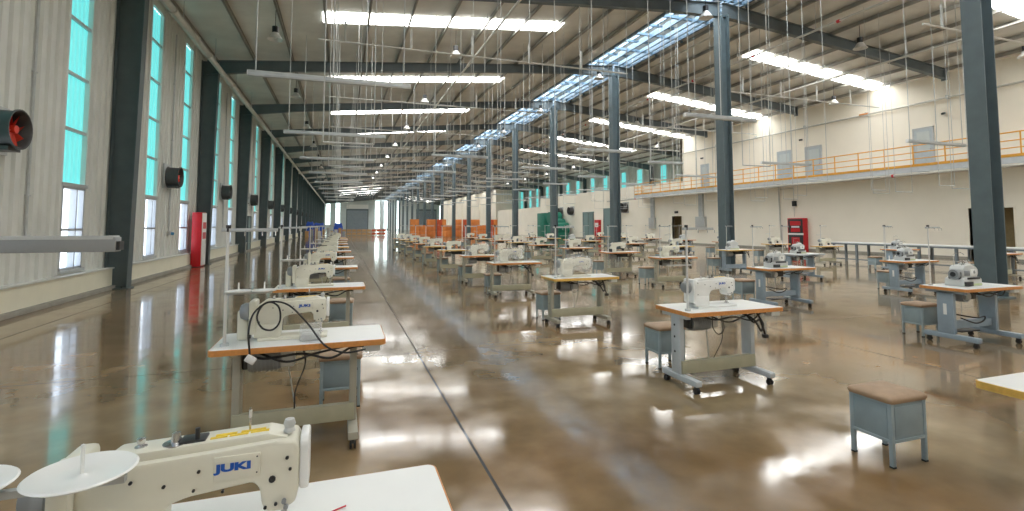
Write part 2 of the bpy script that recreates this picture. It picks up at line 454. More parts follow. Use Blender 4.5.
for n, (a, b) in enumerate(win):
    if b < 4: continue
    r = MB(); z0, z1, zt = .66, 2.5, 8.6
    # frame of the clear lower window
    xf0, xf1 = XL-.1, XL+.03
    for y in (a, b-.05): r.box(xf0, xf1, y, y+.05, z0, z1, 'alu')
    for z in (z0, 1.52, z1-.05): r.box(xf0, xf1, a, b, z, z+.05, 'alu')
    r.box(xf0, xf1, a+.62, a+.66, z0, z1, 'alu')
    r.box(XL-.02, XL+.06, a-.06, b+.06, z1, z1+.08, 'galv')
    r.box(XL-.02, XL+.08, a-.04, b+.04, z0-.06, z0, 'galv')
    o = r.build(f'window_{n}'); o['kind'] = 'structure'
    for y0_, y1_ in ((a-.03, a), (b, b+.03)): r_ = MB(); r_.box(XL-.16, XL+.02, y0_, y1_, z0-.06, 8.62, 'sheet'); r_.build('reveal', o)
    g = MB(); g.quad([(XL-.05, a, z0), (XL-.05, b, z0), (XL-.05, b, z1), (XL-.05, a, z1)], 'glass'); g.build('window_pane', o)
    t = MB(); corrug(t, a, b, z1+.08, zt, XL-.1, 'teal', .2, .03); t.build('teal_panel', o)
    gb = MB()
    for z in (3.75, 5.0, 6.25, 7.5): gb.box(XL-.06, XL-.0, a, b, z, z+.07, 'galv')
    gb.build('girt', o)

# wall fans with conduits
def fan(red, label, group):
    r = empty('exhaust_fan')
    h = MB()
    h.lathe([(.36, 0), (.36, .02), (.33, .03), (.32, .36), (.35, .37), (.35, .4), (.33, .4), (.305, .37), (.305, .03), (.36, 0)], 'fan_dark', axis='x', seg=32)
    for zz in (-.33,): h.box(.05, .32, -.18, .18, zz-.05, zz+.02, 'fan_dark')
    h.build('housing', r)
    ro = MB(); bm_ = 'red_fan' if red else 'black_metal'
    ro.cyl((.2, 0, 0), (.34, 0, 0), .07, bm_, seg=16)
    for k in range(8):
        a = 2*PI*k/8; c, s = math.cos(a), math.sin(a); c2, s2 = math.cos(a+.36), math.sin(a+.36)
        p1 = (.22, .06*c, .06*s); p2 = (.22, .29*c, .29*s); p3 = (.31, .29*c2, .29*s2); p4 = (.29, .06*c2, .06*s2)
        ro.quad([p1, p2, p3, p4], bm_); ro.quad([(q[0]+.004, q[1], q[2]) for q in (p4, p3, p2, p1)], bm_)
    ro.build('fan_rotor', r)
    b = MB(); b.box(-.02, .02, -.42, .42, -.42, .42, 'galv'); b.build('mounting_plate', r)
    g = MB(); g.cyl((.02, 0, 0), (.04, 0, 0), .3, 'dark', seg=24); g.build('grille', r)
    return tag(r, label, 'fan', group)
fr_, fd_ = None, None
for i in range(0, 12):
    y = Y0+BAY*i+4.3 if i else 10.85
    lab = f"round {'red-bladed' if i < 2 else 'dark'} exhaust fan on the left wall, {ORD[i]} from the camera"
    if i < 2:
        if fr_ is None: o = fr_ = fan(True, lab, 'fans on the left wall')
        else: o = dup(fr_)
    else:
        if fd_ is None: o = fd_ = fan(False, lab, 'fans on the left wall')
        else: o = dup(fd_)
    o.location = (XL+.06, y, 3.3); tag(o, lab, 'fan', 'fans on the left wall')
for i in range(0, 8):
    y = Y0+BAY*i+4.62
    mb = MB(); mb.cyl((XL+.07, y, 1.45), (XL+.07, y, 8.4), .025, 'galv', seg=8)
    for z in (2.2, 4.6, 6.6): mb.box(XL+.04, XL+.1, y-.05, y+.05, z, z+.03, 'galv')
    r = mb.build('wall_conduit')
    b = MB(); b.box(XL+.04, XL+.13, y-.06, y+.06, 1.3, 1.45, 'galv', .01); b.cyl((XL+.12, y+.06, 1.36), (XL+.2, y+.1, 1.34), .05, 'blue_socket'); b.build('socket_outlet', r)
    tag(r, f"grey conduit with blue socket on left wall, beside the {ORD[i]} exhaust fan", 'conduit', 'conduits on the left wall')

# red fire cabinet on the left, just before the second column
r = empty('fire_hose_cabinet', (XL+.2, 22.95, 0), 0, 'red fire cabinet with white front on the floor at the left wall', 'fire cabinet')
b = MB(); b.box(0, .34, -.4, .26, .02, 2.15, 'red', .01); b.build('cabinet_body', r)
b = MB(); b.box(.34, .365, -.37, .23, .06, 2.12, 'white', .005); b.build('door', r)
b = MB()
for z in (1.5, 1.1): b.box(.365, .37, -.3, .16, z, z+.26, 'red')
b.build('red_panel', r)
b = MB(); b.box(.365, .39, .14, .17, .9, 1.05, 'chrome'); b.build('door_handle', r)
# grey door in the left wall
mb = MB(); y = 34.9
mb.box(XL+.16, XL+.2, y, y+1.0, 0, 2.15, 'teal_door')
for yy in (y-.06, y+1.0): mb.box(XL+.14, XL+.24, yy, yy+.06, 0, 2.2, 'column')
mb.box(XL+.14, XL+.24, y-.06, y+1.06, 2.15, 2.22, 'column')
d = structure('door_1', mb); h = MB(); h.cyl((XL+.2, y+.9, 1.0), (XL+.26, y+.9, 1.0), .02, 'chrome'); h.build('door_handle', d)
mb = MB(); mb.box(XL+.05, XL+.12, 35.1, 35.7, 3.0, 3.4, 'dark', .01); mb.box(XL+.12, XL+.125, 35.15, 35.65, 3.05, 3.35, 'galv')
tag(mb.build('sign_box'), 'small dark sign box above the grey door on the left wall', 'sign')

# ------------------------------------------------------------------ end and back walls
mb = MB()
def endbox(x0, x1, z0, z1, m, y=YE): mb.box(x0, x1, y, y+.12, z0, z1, m)
cuts = [(-5.0, -3.7, 1.8, 10), (-1.9, -.6, 1.8, 10), (10.9, 12.3, .4, 10), (13.9, 15.4, .4, 10), (17.7, 18.7, .2, 10), (33.2, 33.9, 2, 9)]
endbox(XL-.2, XR+.2, 0, 11.6, 'endsheet')
structure('wall_end', mb)
for n, (a, b, z0, z1) in enumerate(cuts):
    z1 = min(z1, roof((a+b)/2)-.3)
    mb = MB(); mb.box(a, b, YE-.05, YE-.01, z0, z1, 'bright_panel')
    for z in [z0+k*1.9 for k in range(1, int((z1-z0)/1.9)+1)]: mb.box(a, b, YE-.09, YE-.05, z, z+.08, 'galv')
    o = mb.build(f'window_{n+100}'); o['kind'] = 'structure'
def shutter(n, x0, x1, zt, m):
    mb = MB()
    z = 0
    while z < zt:
        mb.box(x0, x1, YE-.1, YE-.03, z, z+.22, m); z += .25
    mb.box(x0-.25, x0, YE-.16, YE-.02, 0, zt+.4, 'column'); mb.box(x1, x1+.25, YE-.16, YE-.02, 0, zt+.4, 'column')
    mb.box(x0-.25, x1+.25, YE-.2, YE-.02, zt, zt+.5, 'column')
    structure(f'door_{n}', mb)
shutter(2, 1.7, 8.4, 6.6, 'shutter')
shutter(3, 25.1, 31.8, 6.7, 'shutter')
mb = MB(); mb.box(1.5, 8.6, YE-.12, YE-.02, 7.15, 8.6, 'white'); structure('trim_1', mb)
mb = MB(); mb.box(XL-.2, XR+.2, YB-.15, YB, 0, 11.6, 'plaster'); structure('wall_back', mb)

# ------------------------------------------------------------------ right side
# outer wall with teal strips
mb = MB(); corrug(mb, YB, YE, 0, 9.4, XR, 'sheet', .9, .04, -1); structure('wall_right', mb)
for i in range(4, NB):
    b = Y0+BAY*i
    for j, off in enumerate((2.3, 5.9)):
        t = MB(); corrug(t, b+off, b+off+.95, 4.6, 8.3, XR-.09, 'teal', .24, .02, -1)
        for z in (5.8, 7.0): t.box(XR-.16, XR-.12, b+off, b+off+.95, z, z+.06, 'galv')
        o = t.build(f'window_{200+i*2+j}'); o['kind'] = 'structure'
mc = MB(); mc.box(-.2, .2, -.008, .008, 0, 8.4, 'left_column'); mc.box(-.22, -.2, -.14, .14, 0, 8.4, 'left_column'); mc.box(.2, .22, -.14, .14, 0, 8.4, 'left_column')
mcm = mc.mesh('steel_column')
for k in range(4, NB):
    o = bpy.data.objects.new('steel_column', mcm); col.objects.link(o); o.location = (XR-.35, Y0+BAY*k, 0)
    tag(o, f"dark grey steel column on far right window wall, {ORD[k-4]} from the front", 'column', 'columns along the right outer wall')

# office block: lower wall (with openings built as recessed doors), upper wall, landing
YU = 37.0
def wall_x(mb, x, t, ya, yb, z0, z1, holes, m):
    ys = sorted({ya, yb, *[h[0] for h in holes], *[h[1] for h in holes]})
    for a, b in zip(ys, ys[1:]):
        hs = [h for h in holes if h[0] <= a+1e-6 and h[1] >= b-1e-6]
        z = z0
        for h in sorted(hs, key=lambda h: h[2]):
            if h[2] > z: mb.box(x, x+t, a, b, z, h[2], m)
            z = h[3]
        if z < z1: mb.box(x, x+t, a, b, z, z1, m)
mb = MB(); wall_x(mb, XW, .2, YB, YU, 0, 4.5, [(13.9, 15.6, 0, 2.45)], 'plaster'); wall_x(mb, XW, .2, YU, 70.3, 0, 5.65, [(37.02, 38.4, 0, 2.45)], 'plaster')
mb.box(XW+.2, XR, 70.1, 70.3, 0, 5.65, 'plaster'); structure('wall_right_lower', mb)
mb = MB(); mb.box(XW-.02, XW+.02, YB, 13.9, 0, .12, 'curb'); mb.box(XW-.02, XW+.02, 15.6, 37.02, 0, .12, 'curb'); mb.box(XW-.02, XW+.02, 38.4, 70.3, 0, .12, 'curb'); structure('baseboard_right', mb)
mb = MB(); mb.box(XW+.2, XR, YU+.02, 70.1, 5.5, 5.62, 'plaster'); structure('ceiling_low_rooms', mb)
for n, (a, b) in enumerate(((13.9, 15.6), (37.02, 38.4))):
    mb = MB(); mb.box(XW+.2, XW+1.2, a-.3, b+.3, -.02, .004, 'void'); mb.box(XW+1.2, XW+1.3, a-.3, b+.3, 0, 2.6, 'void')
    mb.box(XW+.2, XW+1.2, a-.35, a-.3, 0, 2.6, 'void'); mb.box(XW+.2, XW+1.2, b+.3, b+.35, 0, 2.6, 'void'); mb.box(XW+.2, XW+1.3, a-.3, b+.3, 2.56, 2.6, 'void')
    mb.box(XW-.03, XW+.21, a-.06, a, 0, 2.5, 'plaster'); mb.box(XW-.03, XW+.21, b, b+.06, 0, 2.5, 'plaster'); mb.box(XW-.03, XW+.21, a-.06, b+.06, 2.45, 2.51, 'plaster')
    structure(f'door_{n+4}', mb)
mb = MB(); mb.box(XW, XW+.2, YB, YU, 4.5, 9.6, 'plaster'); mb.box(XW, XR, YU-.2, YU, 5.5, 9.6, 'plaster'); structure('wall_right_upper', mb)
# second low block and far cream block
mb = MB(); mb.box(XW, XW+.2, 70.3, 92, 0, 4.4, 'plaster'); structure('wall_right_middle', mb)
mb = MB(); mb.box(XW, XR, 93.5, 150, 0, 8.6, 'plaster'); structure('wall_right_far', mb)
mb = MB(); y = 97
while y < 150: mb.box(XW-.3, XW, y-.3, y+.3, 0, 8.4, 'plaster'); y += BAY
structure('trim_2', mb)
# upper doors
for n, (a, b) in enumerate(((33.4, 34.4), (25.4, 26.6), (23.2, 24.4), (16.9, 17.9), (14.4, 15.3))):
    mb = MB(); z0, z1 = 4.62, 6.72
    for y in (a, b-.07): mb.box(XW-.05, XW+.03, y, y+.07, z0, z1, 'alu')
    mb.box(XW-.05, XW+.03, a, b, z1-.07, z1, 'alu'); mb.box(XW-.03, XW-.005, a+.07, b-.07, z0, z1-.07, 'door')
    o = structure(f'door_{n+6}', mb)
    p = MB(); p.box(XW-.04, XW-.03, a+.2, b-.2, 5.5, 6.5, 'endsheet'); p.build('door_pane', o)
    h = MB(); h.cyl((XW-.05, a+.15, 5.55), (XW-.1, a+.15, 5.55), .02, 'chrome'); h.build('door_handle', o)
# lower teal doors and red notice
for n, (a, b, z) in enumerate(((53.4, 56.0, 3.1), (47.2, 50.8, 3.4), (66.5, 69.5, 3.3))):
    mb = MB(); mb.box(XW-.05, XW-.005, a, b, 0, z, 'teal_door')
    mb.box(XW-.08, XW-.05, (a+b)/2-.03, (a+b)/2+.03, 0, z, 'column'); mb.box(XW-.1, XW-.0, a-.1, b+.1, z, z+.15, 'teal_door'); mb.box(XW-.1, XW-.05, a-.1, a, 0, z, 'column'); mb.box(XW-.1, XW-.05, b, b+.1, 0, z, 'column')
    structure(f'door_{n+12}', mb)
mb = MB(); mb.box(XW-.3, XW-.01, 51.6, 52.7, 0, 2.25, 'red', .02); mb.box(XW-.31, XW-.3, 51.75, 52.55, 1.4, 1.9, 'white')
tag(mb.build('fire_hose_cabinet'), 'red fire cabinet between the two grey teal doors on the far right wall', 'fire cabinet')
# balcony
r = empty('balcony_walkway', (0, 0, 0), 0, 'raised walkway with yellow-orange railing along the cream right wall', 'balcony')
YBAL = 42.8
b = MB(); b.box(27.5, XW-.01, YB, YBAL, 4.5, 4.6, 'fascia'); b.build('deck_slab', r)
b = MB(); b.box(27.46, 27.5, YB, YBAL, 4.32, 4.6, 'fascia'); b.box(27.44, 27.46, YB, YBAL, 4.6, 4.72, 'rail'); b.build('fascia', r)
y = 1.0
while y < YBAL:
    b = MB(); b.box(27.5, XW-.01, y-.06, y+.06, 4.34, 4.5, 'fascia'); b.build('joist', r); y += 2.03
bal = r
r = MB().box(27.46, 27.5, YB, YBAL, 4.72, 4.73, 'rail').build('safety_railing', bal); r['label'] = 'yellow-orange safety railing'
for z in (5.68, 5.32, 5.0):
    b = MB(); b.cyl((27.48, YB, z), (27.48, YBAL, z), .025 if z < 5.6 else .03, 'rail', seg=8); b.cyl((27.48, YBAL, z), (XW, YBAL, z), .025, 'rail', seg=8); b.build('rail_bar', r)
pm = MB(); pm.cyl((0, 0, 4.6), (0, 0, 5.68), .03, 'rail', seg=8); pm.box(-.05, .05, -.06, .06, 4.6, 4.62, 'rail'); pm = pm.mesh('post')
y = YBAL
while y > 4:
    o = bpy.data.objects.new('post', pm); col.objects.link(o); o.parent = r; o.location = (27.48, y, 0); y -= 1.42
for x in (27.9, 28.3):
    o = bpy.data.objects.new('post', pm); col.objects.link(o); o.parent = r; o.location = (x, YBAL, 0)
mb = MB(); mb.cyl((27.4, YB, 4.22), (27.4, 48, 4.22), .07, 'pipe', seg=12)
y = 6
while y < 46: mb.cyl((27.4, y, 4.22), (27.4, y+.1, 4.22), .085, 'red' if int(y) % 3 == 0 else 'pipe'); mb.cyl((27.4, y+.05, 4.22), (27.5, y+.05, 4.5), .012, 'galv', seg=6); y += 4.05
mb.build('pipe', bal)
mb = MB(); mb.cyl((28.45, YB, 8.05), (28.45, YU, 7.95), .05, 'pipe', seg=10)
y = 4
while y < 36: mb.box(28.4, XW, y, y+.06, 7.93, 8.12, 'galv'); y += 4.05
mb.cyl((28.45, 20.1, 8.03), (28.45, 20.6, 8.03), .065, 'orange_edge')
tag(mb.build('wall_pipe'), 'thin grey pipe fixed high along the cream upper right wall', 'pipe')
# fire cabinet on right
r = empty('fire_hose_cabinet', (XW-.02, 25.0, 0), 0, 'red fire cabinet with dark glass doors against the cream right wall', 'fire cabinet')
b = MB(); b.box(-.35, 0, -.62, .62, 0, 2.1, 'red', .01); b.build('cabinet_body', r)
b = MB(); b.box(-.37, -.35, -.55, .55, 1.12, 2.04, 'dark', .004); b.box(-.378, -.37, -.4, .4, 1.62, 1.9, 'red'); b.box(-.38, -.37, -.3, .3, 1.48, 1.58, 'white'); b.box(-.378, -.37, -.35, .35, 1.2, 1.44, 'red'); b.build('door', r)
b = MB(); b.box(-.37, -.35, -.55, .55, .16, 1.0, 'dark', .004); b.box(-.378, -.37, -.3, .3, .35, .85, 'red'); b.build('door', r)
b = MB(); b.box(-.37, -.35, -.58, .58, 1.0, 1.12, 'white'); b.build('white_band', r)
mb = MB(); mb.cyl((28.5, 26.4, .6), (28.5, 26.5, 4.3), .05, 'pipe'); mb.cyl((28.5, 25.3, 2.2), (28.5, 25.3, 4.1), .02, 'pipe'); mb.cyl((28.5, 25.3, 4.1), (28.5, 26.4, 4.1), .02, 'pipe'); mb.box(28.42, 28.58, 25.15, 25.4, 2.9, 3.25, 'dark', .01)
tag(mb.build('riser_pipe'), 'grey riser pipe with a dark alarm box above the right fire cabinet', 'pipe')
# electric boxes
for (y, s, lab) in ((41.3, 1, 'right'), (34.4, 1.25, 'left')):
    r = empty('electrical_panel', (XW-.001, y, 0), 0, f"grey electrical panel box with conduit on the cream wall, {'left' if s == 1 else 'right'} of the dark doorway", 'electrical panel')
    b = MB(); b.box(-.25, 0, -.45*s, .45*s, 1.3, 2.35, 'galv', .01); b.build('panel_box', r)
    b = MB(); b.box(-.15, 0, -.25, .25, 2.35, 4.3, 'galv'); b.build('cable_trunk', r)
mb = MB(); mb.box(XW-.12, XW-.001, 37.5, 37.9, 2.7, 2.9, 'dark', .01); tag(mb.build('exit_light'), 'small dark light box above the dark doorway on the right wall', 'exit light')
# security cameras and right wall fans
for k, (y, lab) in enumerate(((34.1, 'farthest along'), (24.6, 'middle of three on'), (16.4, 'nearest of three on'))):
    r = empty('security_camera', (XW, y, 7.25), 0, f"small dark security camera high on the cream upper wall, {lab} the walkway", 'security camera', 'cameras on the upper right wall')
    b = MB(); b.box(-.06, 0, -.06, .06, -.06, .06, 'galv'); b.build('mount', r)
    b = MB(); b.cyl((-.05, 0, 0), (-.3, -.08, -.05), .06, 'camera_black'); b.build('camera_body', r)
for k, (y, lab) in enumerate(((46.2, 'right of the teal doors'), (59.2, 'right of pair by green machine'), (62.6, 'left of pair by green machine'))):
    o = dup(fd_, None, (XW-.01, y, 3.5), PI); o.scale = (1.4, 1.4, 1.4)
    tag(o, f"round dark exhaust fan on the far right wall, {lab}", 'fan', 'fans on the far right wall')

# long bench by the right wall
r = empty('work_bench', (0, 0, 0), 0, 'long white-topped work bench standing along the right wall', 'bench')
b = MB(); b.box(21.3, 22.2, 9.5, 17.0, .84, .88, 'bench_top', .004); b.box(21.3, 22.2, 9.5, 17.0, .78, .84, 'bench_leg'); b.build('bench_top', r)
for y in (9.6, 10.85, 12.1, 13.35, 14.6, 15.85, 16.9):
    for x in (21.36, 22.1):
        b = MB(); b.box(x-.04, x+.04, y-.04, y+.04, 0, .8, 'bench_leg'); b.build('leg', r)
b = MB(); b.box(21.34, 21.38, 9.6, 16.9, .12, .17, 'bench_leg'); b.build('stretcher', r)

# ------------------------------------------------------------------ sewing tables
def rounded(x0, x1, y0, y1, r, n=4):
    P = []
    for cx, cy, a0 in ((x1-r, y1-r, 0), (x0+r, y1-r, 90), (x0+r, y0+r, 180), (x1-r, y0+r, 270)):
        for k in range(n+1):
            a = math.radians(a0+90*k/n); P.append((cx+r*math.cos(a), cy+r*math.sin(a)))
    return P
HW = .6
def tablecore(edge, w=1.2, d=.6):
    t = MB(); t.prism(rounded(-w/2+.006, w/2-.006, -d/2+.006, d/2-.006, .03), 'z', .742, .781, 'laminate'); 
    e = MB(); P = rounded(-w/2, w/2, -d/2, d/2, .035); Q = rounded(-w/2+.006, w/2-.006, -d/2+.006, d/2-.006, .03); n = len(P)
    for i in range(n):
        j = (i+1) % n
        e.quad([(*P[i], .74), (*P[j], .74), (*P[j], .779), (*P[i], .779)], edge)
        e.quad([(*P[i], .779), (*P[j], .779), (*Q[j], .781), (*Q[i], .781)], edge)
        e.quad([(*P[j], .74), (*P[i], .74), (*Q[i], .742), (*Q[j], .742)], edge)
    return t, e
def curve_pts(P, n=8):
    # Catmull-Rom
    P = [Vector(p) for p in P]; P = [2*P[0]-P[1]]+P+[2*P[-1]-P[-2]]; out = []
    for i in range(1, len(P)-2):
        for k in range(n):
            t = k/n
            out.append(.5*((2*P[i])+(-P[i-1]+P[i+1])*t+(2*P[i-1]-5*P[i]+4*P[i+1]-P[i+2])*t*t+(-P[i-1]+3*P[i]-3*P[i+1]+P[i+2])*t**3))
    out.append(P[-2]); return out
def thread_stand(parent, px=-.54, py=-.2, full=True, thin=False, trays=False):
    st = MB(); st.cyl((px, py, .78), (px, py, 1.63), .011 if not thin else .008, 'conduit', seg=8); st.cyl((px, py, .78), (px, py, .8), .03, 'galv', seg=10)
    s = st.build('thread_stand', parent)
    a = MB()
    L = .33 if not thin else .24
    a.box(px-.04, px+L, py-.015, py+.015, 1.6, 1.625, 'galv', .002); a.cyl((px, py, 1.6), (px, py, 1.65), .018, 'dark', seg=8)
    for q in (.35, .7, .97): a.tube([(px+L*q, py, 1.61), (px+L*q, py-.04, 1.6), (px+L*q, py-.04, 1.57)], .004, 'chrome', 5)
    a.build('top_arm', s)
    if trays:
        b = MB(); b.box(px-.02, px+.3, py-.01, py+.01, 1.145, 1.16, 'galv'); b.build('spool_arm', s)
        for q in (.08, .25):
            d = MB(); d.lathe([(0, 1.16), (.082, 1.165), (.085, 1.173), (.03, 1.176), (.006, 1.182), (.005, 1.23), (0, 1.232)], 'machine_white', (px+q, py, 0)); d.build('spool_tray', s)
    elif full:
        b = MB(); b.box(px-.24, px+.06, py-.008, py+.008, 1.235, 1.25, 'galv'); b.build('spool_arm', s)
    return s
def caster(parent, x, y):
    c = MB(); c.box(x-.012, x+.012, y-.026, y+.026, .042, .07, 'black_metal', .004); c.cyl((x, y, .06), (x, y, .08), .012, 'black_metal', seg=8)
    for s in (-1, 1): c.cyl((x+s*.007, y, .029), (x+s*.022, y, .029), .029, 'rubber', seg=16)
    c.build('caster', parent)
def table_hi(edge, stand, beam, kind, trays=False):
    r = empty('sewing_table')
    t, e = tablecore(edge, 1.2 if kind == 'lock' else 1.25, .6)
    top = t.build('tabletop', r); e.build('edge_band', top)
    for s in (-1, 1):
        lx = (.45 if s < 0 else .37) if trays else (.545 if s < 0 else .37)
        l = MB()
        if kind == 'lock':
            l.box(s*lx-.026, s*lx+.026, -.09, .05, .1, .72, stand, .004)
            l.box(s*lx-.025, s*lx+.025, -.2, .2, .7, .742, stand)
            l.box(s*lx-.035, s*lx+.035, -.34, .21, .075, .13, stand, .006)
            for z in (.35, .5, .62): l.cyl((s*lx+s*.03, -.015, z), (s*lx+s*.034, -.015, z), .012, 'dark', seg=8)
        else:
            l.box(s*lx-.03, s*lx+.03, -.1, .1, .14, .72, stand, .004)
            l.box(s*lx-.03, s*lx+.03, -.24, .24, .7, .742, stand)
            l.box(s*lx-.04, s*lx+.04, -.38, .28, .075, .14, stand, .006)
            l.box(s*lx+s*.03, s*lx+s*.034, -.02, .02, .4, .55, 'machine_white')
        leg = l.build('leg', r)
        for y in ((-.3, .17) if kind == 'lock' else (-.33, .23)): caster(leg, s*lx, y)
    c = MB(); lx = .38; lw = -.47 if trays else -.56
    if kind == 'lock': c.box(lw, lx, -.112, -.09, .14, .265, beam, .004); c.box(lw, lx, -.09, -.06, .14, .15, beam); c.box(lw, lx, -.09, -.06, .255, .265, beam)
    else: c.box(-.54, lx, -.05, .05, .2, .3, beam, .004)
    c.build('crossbar', r)
    c = MB(); c.cyl((lw, .1, .11), (lx, .1, .11), .012, 'galv', seg=8); c.box(-.2, .2, .02, .2, .118, .135, 'black_metal', .003); c.build('pedal', r)
    c = MB(); c.cyl((-.05, .1, .16), (-.12, .06, .6), .006, 'galv', seg=6); c.build('pedal_rod', r)
    m = MB()
    if kind == 'lock':
        m.cyl((-.38, 0, .62), (-.16, 0, .62), .075, 'motor', seg=20)
        for k in range(7): m.cyl((-.355+k*.028, 0, .62), (-.345+k*.028, 0, .62), .082, 'motor', seg=20)
        m.box(-.16, -.06, -.06, .06, .57, .7, 'machine_grey', .01); m.box(-.42, -.38, -.05, .05, .57, .74, 'dark', .01); m.box(-.3, -.2, -.04, .04, .68, .742, 'black_metal')
    else:
        m.cyl((-.28, -.1, .65), (-.28, .08, .65), .085, 'motor', seg=20); m.cyl((-.28, -.13, .65), (-.28, -.1, .65), .05, 'machine_grey', seg=16); m.box(-.2, -.02, -.08, .1, .6, .74, 'dark', .01)
    m.build('motor', r)
    if trays:
        b = MB(); b.box(-.47, -.4, .0, .2, .781, 1.0, 'machine', .01); b.box(-.395, -.385, .05, .1, .781, .88, 'dark'); b.build('control_box', r)
    b = MB(); b.box(.44, .56, -.28, -.1, .69, .74, 'machine_grey', .006); b.build('switch_box', r)
    w = MB(); w.tube(curve_pts([(-.4, -.2, .735), (-.25, -.24, .69), (0, -.22, .7), (.2, -.25, .66), (.35, -.22, .72), (.45, -.2, .715)]), .009, 'rubber', 6)
    w.tube(curve_pts([(-.3, -.2, .73), (-.1, -.26, .66), (.1, -.24, .7), (.3, -.22, .73)]), .008, 'rubber', 6)
    if kind == 'lock':
        if trays: w.tube(curve_pts([(.0, -.1, .73), (.02, -.14, .6), (-.04, -.14, .42), (-.05, -.1, .27)]), .006, 'rubber', 6)
        else:
            w.tube(curve_pts([(.12, -.2, .73), (.2, -.27, .68), (.26, -.28, .6), (.3, -.28, .55), (.33, -.27, .62), (.3, -.22, .73)]), .011, 'rubber', 6)
            w.tube(curve_pts([(.16, -.2, .73), (.22, -.26, .64), (.29, -.27, .66), (.33, -.28, .56), (.36, -.27, .5)]), .011, 'rubber', 6); w.box(.33, .39, -.29, -.25, .47, .51, 'dark', .006)
            w.tube(curve_pts([(-.25, -.2, .72), (-.3, -.26, .62), (-.24, -.27, .55), (-.16, -.26, .6), (-.14, -.2, .72)]), .005, 'rubber', 6)
            w.tube(curve_pts([(-.14, -.2, .73), (-.15, -.22, .5), (-.16, -.1, .27)]), .004, 'rubber', 6)
    else:
        w.tube(curve_pts([(-.43, -.1, .36), (-.3, -.2, .3), (-.16, -.22, .33), (-.1, -.2, .38), (-.2, -.16, .36), (-.43, -.02, .4)]), .01, 'rubber', 6)
    w.build('cable_bundle', r)
    thread_stand(r, -.52, -.16 if kind == 'lock' else .2, kind == 'lock', kind != 'lock', trays)
    return r
def table_lo(edge, stand, beam, kind, trays=False):
    r = empty('sewing_table')
    t, e = tablecore(edge, 1.2, .6)
    top = t.build('tabletop', r); e.build('edge_band', top)
    for s in (-1, 1):
        l = MB(); q = -.53 if s < 0 else .38; l.box(q-.03, q+.03, -.08, .05, .1, .742, stand); l.box(q-.035, q+.035, -.34, .21, .06, .13, stand)
        for y in (-.3, .17): l.cyl((q-.02, y, .032), (q+.02, y, .032), .032, 'rubber', seg=8)
        l.build('leg', r)
    c = MB(); c.box(-.53, .38, -.1, -.078, .14, .27, beam); c.build('crossbar', r)
    m = MB(); m.cyl((-.38, 0, .62), (-.16, 0, .62), .08, 'motor', seg=10); m.box(-.16, .2, -.15, .1, .62, .742, 'dark'); m.build('motor', r)
    c = MB(); c.cyl((-.45, .1, .13), (.45, .1, .13), .015, 'black_metal', seg=6); c.box(-.2, .2, .0, .22, .14, .17, 'black_metal'); c.build('pedal', r)
    w = MB(); w.tube([(-.4, -.22, .73), (-.1, -.25, .66), (.2, -.25, .64), (.4, -.22, .73)], .012, 'rubber', 5); w.tube([(.3, -.2, .73), (.33, -.26, .6), (.38, -.24, .5), (.4, -.2, .7)], .012, 'rubber', 5); w.build('cable_bundle', r)
    thread_stand(r, -.52, -.16, kind == 'lock', kind != 'lock', trays)
    return r

